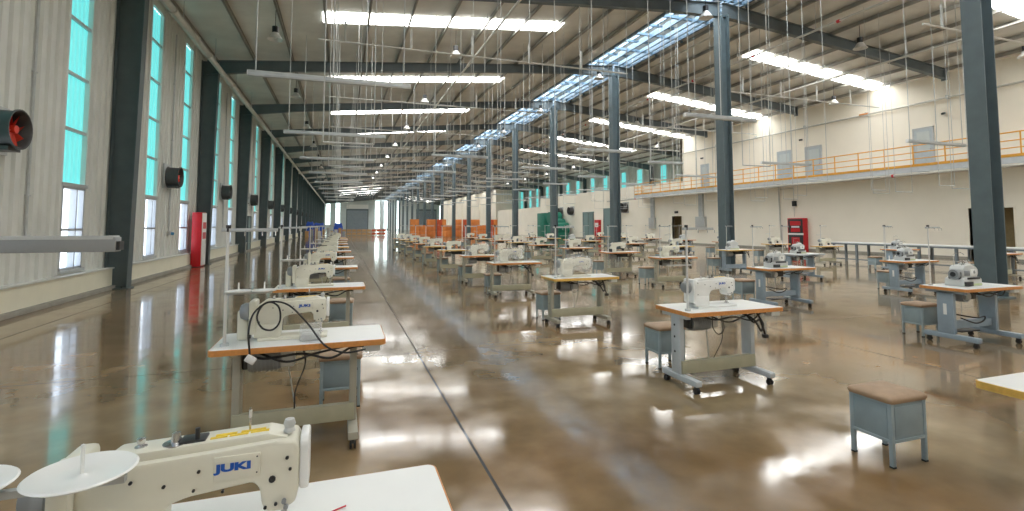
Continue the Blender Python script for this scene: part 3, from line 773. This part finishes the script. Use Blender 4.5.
# ------------------------------------------------------------------ machines
JUKI = text_mesh('JUKI', .0255, .0014, 1.7)
JUKI.materials.append(M['logo'])
def lock_machine(body, hi=True):
    r = empty('sewing_machine')
    bm_ = MB()
    bm_.box(-.2, .29, -.09, .09, 0, .022, body, .006)
    prof = [(-.225, .02), (-.225, .2), (-.21, .255), (-.17, .277), (.05, .286), (.22, .296), (.268, .292), (.28, .27), (.28, .165), (.272, .13), (.24, .112), (.205, .115), (.19, .135), (.185, .178), (.168, .196), (.02, .182), (-.02, .17), (-.04, .135), (-.045, .02)]
    bm_.prism(prof, 'y', -.06, .06, body, .009 if hi else 0)
    bm_.box(-.225, -.05, -.07, .07, .02, .12, body, .012)
    # slanted cover on top
    bm_.prism([(-.19, .27), (-.15, .3), (.2, .312), (.25, .296), (.24, .285)], 'y', -.042, .042, body, .006 if hi else 0)
    bm_.build('machine_body', r)
    f = MB(); f.prism(rounded(-.055, .055, .15, .297, .03), 'x', .28, .303, 'machine_white', .006 if hi else 0); f.build('face_plate', r)
    h = MB(); h.lathe([(0, -.33), (.035, -.33), (.05, -.325), (.062, -.3), (.066, -.29), (.066, -.27), (.05, -.262), (.04, -.25), (.04, -.21)], 'motor', (0, 0, .215), 'x'); h.build('handwheel', r)
    if not hi:
        d = MB(); d.box(.215, .265, -.02, .04, .03, .12, 'black_metal'); d.box(-.12, .02, -.03, .03, .29, .32, 'black_metal'); d.box(-.24, -.2, -.07, .07, .0, .1, 'dark'); d.build('needle_bar', r)
    if hi:
        c = MB(); c.box(-.262, -.212, -.085, .085, .05, .3, body, .015); c.build('belt_cover', r)
        n = MB(); n.cyl((.24, 0, .02), (.24, 0, .11), .004, 'chrome', seg=8); n.cyl((.24, 0, .06), (.24, 0, .12), .008, 'chrome', seg=8); n.build('needle_bar', r)
        n = MB(); n.cyl((.24, .022, .04), (.24, .022, .13), .006, 'chrome', seg=8); n.box(.225, .255, -.01, .03, .024, .036, 'chrome', .003); n.build('presser_foot', r)
        p = MB(); p.box(.078, .186, -.0645, -.058, .213, .274, body, .002); pl = p.build('name_plate', r)
        o = bpy.data.objects.new('lettering', JUKI); col.objects.link(o); o.parent = pl; o.location = (.124, -.0652, .246); o.rotation_euler = (PI/2, 0, 0); o['label'] = 'blue JUKI lettering'
        for (x, z, q) in ((-.19, .26, .004), (-.1, .24, .004), (-.19, .14, .004), (-.13, .06, .004), (-.03, .22, .004), (.035, .2, .0035), (.045, .245, .004), (.1, .188, .0035), (.2, .13, .004), (.225, .135, .004), (.215, .2, .0085), (.25, .25, .0045), (.258, .22, .004), (.2, .1125, .0035), (.178, .225, .002), (.178, .265, .002)):
            s = MB(); s.cyl((x, -.057, z), (x, -.0655, z), q, 'dark', seg=10); s.build('screw', r)
        for (x, z) in ((.245, .14), (.25, .125)):
            s = MB(); s.cyl((x, -.057, z), (x, -.07, z), .006, 'motor', seg=10); s.build('screw', r)
        k = MB(); k.lathe([(0, .306), (.016, .306), (.012, .316), (.016, .325), (.012, .338), (0, .34)], 'machine_grey', (.25, -.01, -.005), 'z', 12); k.build('presser_dial', r)
        k = MB(); k.cyl((.15, .0, .3), (.15, .0, .37), .003, 'chrome', seg=6); k.cyl((.15, 0, .345), (.15, 0, .365), .0045, 'conduit', seg=6); k.build('thread_guide_pin', r)
        k = MB(); k.lathe([(0, .298), (.03, .3), (.03, .306), (.012, .308), (.01, .33), (0, .332)], 'chrome', (-.02, -.01, 0)); k.box(-.01, .05, -.03, .02, .3, .312, 'black_metal', .003); k.cyl((.03, -.02, .31), (.03, -.02, .34), .006, 'dark', seg=8); k.build('bobbin_winder', r)
        k = MB(); k.lathe([(0, .28), (.014, .285), (.014, .303), (.006, .305), (.01, .315), (.01, .322), (0, .325)], 'chrome', (-.1, 0, 0)); k.build('tension_dial', r)
        k = MB()
        for a, b, y in ((.06, .1, -.02), (.105, .15, -.02), (.155, .2, -.018), (.07, .12, -.005), (.13, .19, -.004)): k.prism([(a, .2985+.04*(a+.15)*.9), (b, .2985+.04*(b+.15)*.9), (b, .302+.04*(b+.15)*.9), (a, .302+.04*(a+.15)*.9)], 'y', y-.005, y+.005, 'yellow')
        k.build('warning_sticker', r)
    return r
def over_machine(hi=True):
    r = empty('overlock_machine')
    b = MB(); b.prism([(-.2, 0), (-.2, .1), (-.12, .13), (.16, .13), (.2, .1), (.2, 0)], 'y', -.12, .12, 'machine_grey', .01 if hi else 0); b.box(-.19, .19, -.124, -.118, .015, .04, 'machine_green'); b.build('base_housing', r)
    b = MB(); b.prism([(-.14, .12), (-.15, .24), (-.1, .29), (.03, .3), (.14, .275), (.185, .23), (.185, .17), (.15, .12)], 'y', -.09, .09, 'machine_grey', .014 if hi else 0)
    b.prism([(-.02, .28), (.02, .33), (.1, .32), (.12, .27)], 'y', -.05, .05, 'machine_white', .008 if hi else 0); b.build('machine_body', r)
    h = MB(); h.lathe([(0, -.25), (.04, -.25), (.042, -.238), (.06, -.238), (.064, -.245), (.074, -.235), (.076, -.215), (.06, -.205), (.03, -.2), (.03, -.14)], 'motor', (0, -.02, .17), 'x'); h.cyl((-.256, -.02, .17), (-.24, -.02, .17), .034, 'dark', seg=16); h.build('handwheel', r)
    if hi:
        p = MB(); p.box(-.13, -.02, -.1, -.085, .15, .22, 'motor', .004); p.box(-.12, .15, -.128, -.1, .1, .128, 'black_metal', .003); p.box(.15, .2, -.06, .06, .13, .2, 'motor', .006); p.box(-.2, -.15, -.07, .07, .1, .2, 'dark', .006); p.build('drive_panel', r)
        p = MB(); p.box(.0, .13, -.105, -.085, .14, .24, 'machine_white', .006); p.cyl((.065, -.105, .2), (.065, -.108, .2), .022, 'motor', seg=14); p.build('front_cover', r)
        p = MB(); p.box(-.19, -.02, -.14, -.12, .01, .07, 'dark', .005); p.build('control_panel', r)
        for k in range(4):
            p = MB(); p.cyl((-.06+k*.04, -.02, .28), (-.06+k*.04, -.05, .36), .006, 'chrome', seg=8); p.build('tension_post', r)
        p = MB(); p.box(-.1, .08, -.03, .03, .34, .35, 'chrome', .002); p.cyl((-.05, 0, .3), (-.05, 0, .35), .006, 'chrome', seg=6); p.tube([(-.06, -.05, .36), (0, -.12, .3), (.08, -.11, .2), (.15, -.04, .18)], .003, 'white', 5); p.tube([(-.02, -.05, .36), (.05, -.1, .28), (.16, -.05, .16)], .003, 'white', 5); p.tube([(-.1, .05, .27), (-.1, .05, .45), (.06, .05, .47), (.06, .0, .44)], .004, 'chrome', 6); p.build('thread_guide', r)
        p = MB(); p.cyl((.15, -.03, .1), (.15, -.03, .2), .005, 'chrome', seg=8); p.box(.13, .19, -.06, .02, .125, .135, 'chrome'); p.build('presser_foot', r)
    return r
def stool():
    r = empty('work_stool')
    b = MB(); b.box(-.168, .168, -.143, .143, .17, .43, 'stool_box', .003)
    b.box(-.135, .135, -.146, -.142, .2, .4, 'stool_box', .001); b.box(-.171, -.167, -.115, .115, .2, .4, 'stool_box', .001)
    b.box(-.15, .15, -.15, -.14, .165, .185, 'stool_leg', .002); b.box(-.175, -.165, -.13, .13, .165, .185, 'stool_leg', .002); b.build('storage_box', r)
    for sx in (-1, 1):
        for sy in (-1, 1):
            l = MB(); l.box(sx*.16-.0135, sx*.16+.0135, sy*.135-.0135, sy*.135+.0135, .006, .43, 'stool_leg', .002); l.box(sx*.16-.0145, sx*.16+.0145, sy*.135-.0145, sy*.135+.0145, 0, .012, 'rubber'); l.build('leg', r)
    # padded seat with a domed top and rounded rim
    rings = [(.0, .428, .0), (.0, .43, 1.0), (.0, .445, 1.03), (.0, .458, 1.02), (.0, .468, .97), (.0, .476, .85), (.0, .483, .6), (.0, .486, .0)]
    p = MB(); n = None; P0 = rounded(-.186, .186, -.16, .16, .03, 5); n = len(P0); o = 0
    for _, z, k in rings: p.v += [(u*k, v*k, z) for u, v in P0]
    kk = p.idx('stool_pad')
    for a in range(len(rings)-1):
        for b_ in range(n): p.f.append([a*n+b_, a*n+(b_+1) % n, (a+1)*n+(b_+1) % n, (a+1)*n+b_]); p.mi.append(kk); p.smooth.append(True)
    p.build('seat_pad', r)
    return r
def stool_lo():
    r = empty('work_stool')
    b = MB(); b.box(-.16, .16, -.135, .135, .17, .425, 'stool_box'); b.build('storage_box', r)
    for sx in (-1, 1):
        for sy in (-1, 1):
            l = MB(); l.box(sx*.162-.017, sx*.162+.017, sy*.137-.017, sy*.137+.017, 0, .425, 'stool_leg'); l.build('leg', r)
    p = MB(); p.box(-.188, .188, -.16, .16, .42, .465, 'stool_pad', .012, None, 1); p.build('seat_pad', r)
    return r
def cover():
    mb = MB()
    mb.prism([(-.38, .002), (-.36, .1), (-.27, .22), (-.1, .31), (.15, .345), (.3, .335), (.34, .24), (.32, .1), (.2, .05), (0, .12), (-.06, .002)], 'y', -.1, .1, 'film', .03, 3)
    return mb.mesh('plastic_cover')

protos = {}
def proto(key, fn):
    """first use moves the original, later uses copy it with all its parts"""
    if key not in protos:
        protos[key] = fn(); return protos[key]
    return dup(protos[key])
COVER = cover()

ROW = {
 'A': dict(x=-.26, name='in row left of aisle', ys=[1.57, 4.27, 7.72, 11.15, 14.45]+[14.45+3.35*k for k in range(1, 8)]),
 'B': dict(x=3.86, name='in first row right of aisle', ys=[1.57, 4.42, 7.72, 11.15, 14.0, 17.45]+[17.45+3.3*k for k in range(1, 6)]),
 'C': dict(x=8.6, name='in second row right of aisle', ys=[4.72, 8.0, 11.55, 14.3, 17.5]+[17.5+3.3*k for k in range(1, 6)]),
 'D': dict(x=13.3, name='in third row right of aisle', ys=[8.55, 11.6, 14.3, 17.5]+[17.5+3.3*k for k in range(1, 6)]),
 'E': dict(x=19.3, name='in fourth row right of aisle', ys=[9.8, 12.7, 15.6, 18.2]+[18.2+3.3*k for k in range(1, 6)]),
}
BLUE = {('C', 0), ('C', 1), ('C', 2), ('D', 0), ('D', 1), ('D', 2), ('E', 1)}
for key, R in ROW.items():
    ys = R['ys']
    for n, y in enumerate(ys):
        blue = (key, n) in BLUE or (key == 'D' and n > 4 and n % 3 == 0) or (key == 'E' and n > 3 and n % 4 == 1)
        kind = 'over' if blue else 'lock'
        if blue: edge = 'orange_edge'
        elif key == 'A': edge = 'orange_edge' if n < 5 or n % 2 else 'yellow_edge'
        elif key == 'B': edge = 'orange_edge' if n in (1, 3) else 'yellow_edge' if n % 3 != 1 else 'orange_edge'
        elif key == 'C': edge = 'orange_edge' if n in (3, 4) or n % 2 else 'yellow_edge'
        else: edge = 'yellow_edge' if n % 2 else 'orange_edge'
        if (key, n) == ('D', 1): edge = 'grey_edge'
        if (key, n) in (('E', 2), ('D', 2)): edge = 'yellow_edge'
        if (key, n) in (('C', 2), ): kind = 'lock'; blue = False; edge = 'orange_edge'
        stand = 'blue_stand' if blue else ('light_stand' if (key, n) == ('B', 1) else 'beige_stand')
        beam = 'blue_stand' if blue else 'beam_beige'
        hi = y < 13
        f = table_hi if hi else table_lo
        x = R['x']
        if key == 'D' and min(abs(y-q) for q in frames) < .62: x -= .12; y = y+.9 if n > 3 else y
        if (key, n) == ('B', 0): x += .12
        x += random.uniform(-.05, .05) if n > 4 else 0; rz = random.uniform(-.02, .02) if n > 3 else 0
        tr = key == 'A'
        t = proto(('table', edge, stand, kind, hi, tr), lambda: f(edge, stand, beam, kind, tr))
        t.location = (x, y, 0); t.rotation_euler = (0, 0, rz)
        en = {'orange_edge': 'orange-edged', 'yellow_edge': 'yellow-edged', 'grey_edge': 'grey-edged'}[edge]
        sn = {'blue_stand': 'blue-grey', 'light_stand': 'light grey', 'beige_stand': 'beige'}[stand]
        pos = f"{ORD[n]} {R['name']}"
        tag(t, f"white {en} sewing table on {sn} stand, {pos}", 'table', f"sewing tables {R['name']}")
        if not (key == 'B' and n == 0):
            if blue:
                m = proto(('over', hi), lambda: over_machine(hi)); mn = 'grey overlock machine'
                m.location = (x-.12, y+.02, .781)
            else:
                body = 'machine_white' if (key, n) == ('B', 1) else 'machine'
                m = proto(('lock', body, hi), lambda: lock_machine(body, hi)); mn = ('white' if body == 'machine_white' else 'cream')+' lockstitch sewing machine'
                m.location = (x-.12, y, .781)
            m.rotation_euler = (0, 0, rz)
            tag(m, f"{mn} on the table {pos}", 'sewing machine', f"sewing machines {R['name']}")
            if (key, n) in (('A', 0),): m.location = (x-.115, y-.02, .781)
            if key == 'B' and n in (2, 3, 4, 6, 9):
                o = bpy.data.objects.new('plastic_cover', COVER); col.objects.link(o); o.location = (x-.12, y, .783)
                tag(o, f"crinkled clear plastic machine cover, {pos}", 'plastic cover', 'plastic covers over machines')
        # stool
        if key == 'A' and n == 0: continue
        s = proto(('stool', hi), stool if hi else stool_lo)
        if blue and key in 'CD' and n == 0: s.location = (x-.27 if key == 'C' else x+.13, y+.52 if key == 'C' else y+.62, 0)
        elif key == 'A': s.location = (x+.28, y+.72, 0)
        elif key == 'B' and n == 0: s.location = (3.74, 2.6, 0)
        elif key == 'B' and n == 1: s.location = (x-.2, y+.68, 0)
        elif key == 'B': s.location = (x-.36, y+.54, 0)
        elif (key, n) == ('C', 1): s.location = (x-.3, y+.72, 0)
        else: s.location = (x-.42, y+.62, 0)
        s.rotation_euler = (0, 0, random.uniform(-.06, .06) if n > 0 else 0)
        if key == 'B' and n == 0: lab = 'blue-grey box stool with brown seat standing alone in the right foreground'
        else: lab = f"blue-grey box stool with brown seat, {pos}"
        tag(s, lab, 'stool', f"stools {R['name']}")

B0 = next(o for o in col.objects if o.get('label', '').startswith('white yellow-edged sewing table') and 'first in first row right' in o['label'])
for c in B0.children:
    if c.name.split('.')[0] in ('leg', 'caster', 'crossbar', 'pedal'): c.scale.x = .55
    if c.name.startswith('thread_stand'): c.location.x = .45; c.location.y = -.1
# the front left table has larger spool trays on its stand
T0 = next(o for o in col.objects if o.get('label', '').startswith('white orange-edged sewing table') and 'first in row left of aisle' in o['label'])
st = next(c for c in T0.children if c.name.startswith('thread_stand'))
for c in [c for c in st.children if c.name.startswith(('spool_arm', 'spool_tray'))]: bpy.data.objects.remove(c)
b = MB(); b.box(-.62, -.18, -.228, -.212, 1.085, 1.1, 'galv'); b.cyl((-.52, -.16, 1.09), (-.52, -.22, 1.09), .008, 'galv'); b.build('spool_arm', st)
for c in [c for c in st.children if c.name.startswith('top_arm')]: bpy.data.objects.remove(c)
b = MB(); b.box(-.56, -.235, -.178, -.142, 1.588, 1.622, 'motor', .002); b.box(-.56, -.24, -.18, -.14, 1.617, 1.625, 'galv'); b.box(-.24, -.228, -.172, -.148, 1.592, 1.612, 'dark'); b.cyl((-.52, -.16, 1.56), (-.52, -.16, 1.65), .018, 'dark', seg=10); b.build('top_arm', st)
for q in (-.26, -.475):
    d = MB(); d.lathe([(0, 1.1), (.06, 1.102), (.094, 1.113), (.1, 1.118), (.096, 1.121), (.06, 1.112), (.012, 1.11), (.004, 1.115), (.004, 1.175), (0, 1.177)], 'machine_white', (q, -.22, 0), seg=40); d.build('spool_tray', st)
# power cable looped over second left table, plastic box, cloth and thread
tx, ty = ROW['A']['x'], ROW['A']['ys'][1]
mb = MB(); mb.tube(curve_pts([(tx-.33, ty-.32, .74), (tx-.345, ty-.3, .9), (tx-.33, ty-.2, 1.01), (tx-.25, ty-.1, 1.07), (tx-.18, ty-.08, 1.03), (tx-.165, ty-.1, .93), (tx-.21, ty-.12, .87), (tx-.28, ty-.14, .89), (tx-.315, ty-.15, .98), (tx-.26, ty-.12, 1.07), (tx-.12, ty-.1, 1.05), (tx+.03, ty-.2, .92), (tx+.16, ty-.31, .77), (tx+.3, ty-.33, .71), (tx+.45, ty-.32, .72)], 8), .007, 'rubber', 8)
r = mb.build('power_cable'); tag(r, 'black power cable looped over the second machine left of the aisle', 'cable')
b = MB(); b.box(tx-.36, tx-.29, ty-.345, ty-.31, .69, .74, 'white', .008, Matrix.Translation((tx-.33, ty-.33, .71)) @ Matrix.Rotation(.6, 4, 'Y') @ Matrix.Translation((-tx+.33, -ty+.33, -.71))); b.build('plug', r)
mb = MB(); mb.box(tx-.02, tx+.13, ty-.2, ty-.07, .783, .9, 'film', .01)
mb.box(tx-.01, tx+.12, ty-.19, ty-.08, .784, .83, 'machine_grey', .008)
tag(mb.build('plastic_box'), 'small clear plastic box on the second table left of the aisle', 'box')
tx, ty = ROW['A']['x'], ROW['A']['ys'][0]
mb = MB(); mb.tube(curve_pts([(tx+.17, ty+.035, .79), (tx+.19, ty+.03, .784), (tx+.215, ty+.06, .784), (tx+.25, ty+.085, .784), (tx+.29, ty+.105, .784)], 8), .0022, 'thread', 6)
tag(mb.build('sewing_thread'), 'loose red thread lying on the front left white tabletop', 'thread')
mb = MB(); P = rounded(tx-.02, tx+.235, ty-.2, ty+.015, .03); mb.prism(P, 'z', .784, .7865, 'cloth')
r = mb.build('cloth_piece'); tag(r, 'pale cloth piece with dark stitched edge under the front left needle', 'cloth')
b = MB(); b.tube([(u, v, .787) for u, v in P]+[(P[0][0], P[0][1], .787)], .003, 'cloth_hem', 6); b.build('stitched_edge', r)

# ------------------------------------------------------------------ hanging services
ROD = 'cable_wire'
def tray(x0, x1, y, z, label, group, rods):
    r = empty('cable_tray', (0, 0, 0), 0, label, 'cable tray', group)
    b = MB(); b.box(x0, x1, y-.045, y+.045, z-.04, z+.06, 'galv', .004); b.box(x0, x1, y-.055, y-.05, z-.01, z+.01, 'alu'); b.box(x0-.01, x0, y-.045, y+.045, z-.035, z+.055, 'white'); b.box(x1, x1+.01, y-.045, y+.045, z-.035, z+.055, 'white'); b.build('channel', r)
    for x in rods:
        b = MB(); b.cyl((x, y, z+.06), (x, y, roof(x)+.01), .012, ROD, seg=6); b.build('hanging_rod', r)
TR = dict(A=(-1.6, 1.2, 9.6, 'over row left of aisle'), B=(3.2, 5.4, 18.8, 'over first row right of aisle'), C=(7.8, 9.95, 9.9, 'over second row right of aisle'),
          D=(12.2, 13.9, 17.9, 'over third row right of aisle'), E=(16.9, 19.7, 10.75, 'over fourth row right of aisle'))
for key, (x0, x1, y0, nm) in TR.items():
    for k in range(9):
        y = y0+5.8*k
        if key == 'D' and min(abs(y-q) for q in frames) < .5: y += .8
        tray(x0, x1, y, 4.3, f"pale grey hanging cable tray {nm}, {ORD[k]} from camera", f"cable trays {nm}", (x0+.12, (x0+x1)/2, x1-.12))
# thin drop conduits to the tables
dm = {}
for key, R in ROW.items():
    for n, y in enumerate(R['ys'][:14]):
        if y < 6: continue
        x = R['x']+.75
        z1 = 4.3
        yw = y+.9
        while any(abs(yw-(q[2]+5.8*k)) < .35 for q in TR.values() for k in range(9)): yw += .2
        o = empty('hanging_wire_loop', (x-.4, yw, 3.0))
        for dx in (-.4, .4):
            m = MB(); m.cyl((dx, 0, 0), (dx, 0, roof(x-.4+dx)-3.02), .009, ROD, seg=5); m.build('drop_wire', o)
        m = MB(); m.cyl((-.4, 0, 0), (.4, 0, 0), .014, ROD, seg=5); m.build('crossbar', o)
        tag(o, f"thin U-shaped hanging wire loop above table {ORD[n]} {R['name']}", 'hanging wire', 'U-shaped wire loops above tables')
for k, (x, y) in enumerate(((23.6, 15.6), (23.6, 16.6), (23.6, 13.4), (24.0, 22.0), (24.0, 24.4), (24.2, 31.0), (23.5, 36.0), (24, 40))):
    o = empty('hanging_wire_loop', (x, y, 3.15))
    for dx in (0, 1.1):
        m = MB(); m.cyl((dx, 0, 0), (dx, 0, roof(x+dx)-3.17), .01, 'galv', seg=5); m.build('drop_wire', o)
    m = MB(); m.cyl((0, 0, 0), (1.1, 0, 0), .016, 'galv', seg=6); m.build('crossbar', o)
    tag(o, f"thin U-shaped wire loop before cream right wall, {ORD[k]} from right", 'hanging wire', 'U-shaped wire loops by the right wall')
# conduit lines across the roof with short droppers
for i in range(0, 11):
    y = 10.2+BAY*i
    for side, (a, b, z) in (('left', (-.9, 11.6, 8.2)), ('right', (17, 27, 7.9))):
        r = empty('ceiling_conduit', (0, 0, 0), 0, f"thin white conduit with droppers across {side} roof slope, {ORD[i]} from camera", 'conduit', f"conduits under the {side} roof slope")
        m = MB(); m.cyl((a, y, z), (b, y, z), .032, 'conduit', seg=8); m.build('conduit_run', r)
        x = a+.9
        while x < b:
            m = MB(); m.cyl((x, y, z), (x, y, min(z+.75, roof(x)-.25)), .042, 'conduit', seg=6); m.cyl((x, y, z+.7), (x, y, roof(x)-.02), .008, 'galv', seg=5); m.build('dropper', r); x += 2.35
# sprinkler mains
for k, (x, z, nm) in enumerate(((17.3, 9.2, 'just right of the ridge columns'), (22.4, 8.75, 'above the right rows'), (5.2, 8.75, 'above the left aisle'))):
    mb = MB(); mb.cyl((x, YB, z), (x, 120, z), .045, 'pipe', seg=10)
    y = 5
    while y < 118:
        mb.cyl((x, y, z), (x, y+.12, z), .065, 'red' if k == 0 else 'pipe', seg=8); mb.cyl((x, y+1, z), (x, y+1, roof(x)-.05), .012, 'galv', seg=5); y += 4.05
    tag(mb.build('sprinkler_pipe'), f"long grey sprinkler pipe under the roof, running {nm}", 'pipe', 'sprinkler pipes under the roof')
# high-bay lamps
def lamp():
    r = empty('high_bay_lamp')
    b = MB(); b.cyl((0, 0, .3), (0, 0, 1.0), .012, 'black_metal', seg=6); b.build('stem', r)
    b = MB(); b.cyl((0, 0, .1), (0, 0, .32), .11, 'dark', seg=14); b.build('ballast', r)
    b = MB(); b.lathe([(.1, .12), (.13, .06), (.2, -.04), (.26, -.13), (.27, -.14), (.25, -.135), (.19, -.03), (.1, .05), (0, .07)], 'shade', seg=24); b.build('lamp_shade', r)
    b = MB(); b.lathe([(0, -.1), (.05, -.07), (.06, .0), (.03, .06)], 'white', seg=12); b.build('bulb', r)
    return r
lp = None
spots = []
for i in range(0, 9):
    y = Y0+BAY*i
    spots += [(-2.3, y+3.0, 'leftmost line'), (4.4, y+4.5, 'line over the aisle'), (12.9, y-.6, 'line beside the middle columns'), (20.3, y-1.1, 'line right of the ridge'), (26.0, y+4.6, 'line nearest the right wall')]
for (x, y, nm) in spots:
    i = int((y-Y0+2)//BAY)
    if lp is None: lp = lamp(); o = lp
    else: o = dup(lp)
    o.location = (x, y, roof(x)-1.0)
    tag(o, f"unlit pale high-bay lamp, {ORD[max(0, i)]} in the {nm}", 'lamp', f"high-bay lamps, {nm}")

# ------------------------------------------------------------------ far goods
def carton(x, y, z, w, d, h, m, label, group):
    mb = MB(); mb.box(x-w/2, x+w/2, y-d/2, y+d/2, z, z+h, m, .01); mb.box(x-w/2-.003, x+w/2+.003, y-.03, y+.03, z+.01, z+h+.003, 'carton_tan')
    tag(mb.build('carton'), label, 'carton', group)
stacks = [(9.6+1.26*k, 70+(k % 3)*.6) for k in range(10)]
for k, (x, y) in enumerate(stacks):
    for q in range(3 if k not in (1, 4, 8) else 2):
        for s in (0, 1):
            m = 'carton_red' if k in (3, 6, 9) and s == 0 else 'carton'
            lv = ['bottom', 'middle', 'top'][q]
            carton(x+s*.58-.3, y, q*.82, .56, 1.1, .8, m, f"{'red' if m == 'carton_red' else 'orange'} carton, {lv} layer {'right' if s else 'left'} half of {ORD[k]} far stack", 'orange cartons stacked at the far end')
for k in range(9):
    x = .4+k*.75; y = 82.5
    mb = MB()
    for z in (0, .5):
        for j in range(3): mb.box(x-.3+j*.28, x-.22+j*.28, y-.4, y+.4, z, z+.1, 'pallet')
        mb.box(x-.34, x+.34, y-.45, y+.45, z+.1, z+.13, 'pallet'); mb.box(x-.32, x+.32, y-.4, y+.4, z+.13, z+.46, 'carton_tan' if k < 6 else 'carton_red')
    tag(mb.build('pallet_load'), f"brown boxed pallet load on the far aisle floor, {ORD[k]} from the left", 'pallet', 'pallet loads at the far end of the aisle')
for k in range(10):
    x = -4.6+k*.55; y = 76+(k % 3)*1.5
    mb = MB(); m = ['carton_tan', 'motor', 'pallet', 'machine_grey'][k % 4]
    mb.box(x-.22, x+.22, y-.4, y+.4, 0, .75+.2*(k % 3), m, .02); mb.box(x-.24, x+.24, y-.42, y+.42, .75+.2*(k % 3), .8+.2*(k % 3), 'carton_tan')
    tag(mb.build('crate'), f"stored crate by the far left wall, {ORD[k]} from the left", 'crate', 'crates by the far left wall')
def tarp(x, y, w, h, label, z=0):
    mb = MB(); mb.prism([(-w/2, 0), (-w/2*.95, h*.8), (-w*.3, h), (w*.1, h*.93), (w*.36, h), (w/2, h*.7), (w/2*1.04, 0)], 'y', -.5, .5, 'blue_tarp', .06)
    tag(mb.build('tarp_bundle', None, (x, y, z)), label, 'tarp', 'blue tarp bundles at the far end')
tarp(-.5, 84.4, 1.4, 2.0, 'bright blue tarp bundle at the far end of the left row')
tarp(-3.2, 80, 1.6, 2.0, 'dark blue tarp bundle by the far left wall')
tarp(-4.6, 83, 1.1, 2.2, 'narrow blue tarp bundle against the far left wall')
# green machine near the right wall
r = empty('green_press_machine', (27.2, 60.5, 0), 0, 'large dark green machine with stacked drums by the far right wall', 'machine')
b = MB(); b.box(-.9, .9, 2.9, 5.4, 0, 3.3, 'green', .05); b.build('cabinet', r)
b = MB()
for y, z, q in ((1.4, 2.6, .8), (.2, 1.7, .8), (-1.0, 1.2, .75), (1.4, 1.0, .8), (.2, .7, .6)): b.cyl((-.8, y, z), (.8, y, z), q, 'green', seg=20)
b.build('drum', r)
b = MB()
for y in (2.0, .3, -1.4): b.box(-.7, .7, y-.15, y+.15, 0, .9, 'green', .02)
b.build('stand', r)

# ------------------------------------------------------------------ world, light, camera
w = bpy.data.worlds.new('World'); scn.world = w; w.use_nodes = True
N = w.node_tree.nodes; L = w.node_tree.links; bg = N['Background']
tc = N.new('ShaderNodeTexCoord'); sp = N.new('ShaderNodeSeparateXYZ'); rp = N.new('ShaderNodeValToRGB')
L.new(tc.outputs['Generated'], sp.inputs[0]); L.new(sp.outputs['Z'], rp.inputs['Fac'])
rp.color_ramp.elements[0].position = 0; rp.color_ramp.elements[0].color = (.92, .96, 1, 1)
rp.color_ramp.elements[1].position = .7; rp.color_ramp.elements[1].color = (.45, .68, 1, 1)
L.new(rp.outputs['Color'], bg.inputs['Color']); bg.inputs['Strength'].default_value = 2.4

cam_d = bpy.data.cameras.new('camera'); cam = bpy.data.objects.new('camera', cam_d); col.objects.link(cam)
F = 498.0
cam_d.sensor_width = 36; cam_d.sensor_fit = 'HORIZONTAL'; cam_d.lens = F/1024*36
cam_d.shift_y = -(255.5-195)/1024
cam_d.clip_start = .05; cam_d.clip_end = 600
pitch = math.atan(30/F); yaw = math.atan(170.5*math.cos(pitch)/F)
cam.location = (0, 0, 1.65); cam.rotation_euler = (PI/2+pitch, 0, -yaw)
scn.camera = cam
scn.view_settings.view_transform = 'Standard'
scn.view_settings.look = 'None'
scn.view_settings.exposure = .5
scn.view_settings.gamma = 1.05
scn.cycles.use_denoising = True
scn.cycles.max_bounces = 10; scn.cycles.diffuse_bounces = 5; scn.cycles.glossy_bounces = 4; scn.cycles.transparent_max_bounces = 12
scn.cycles.sample_clamp_indirect = 6
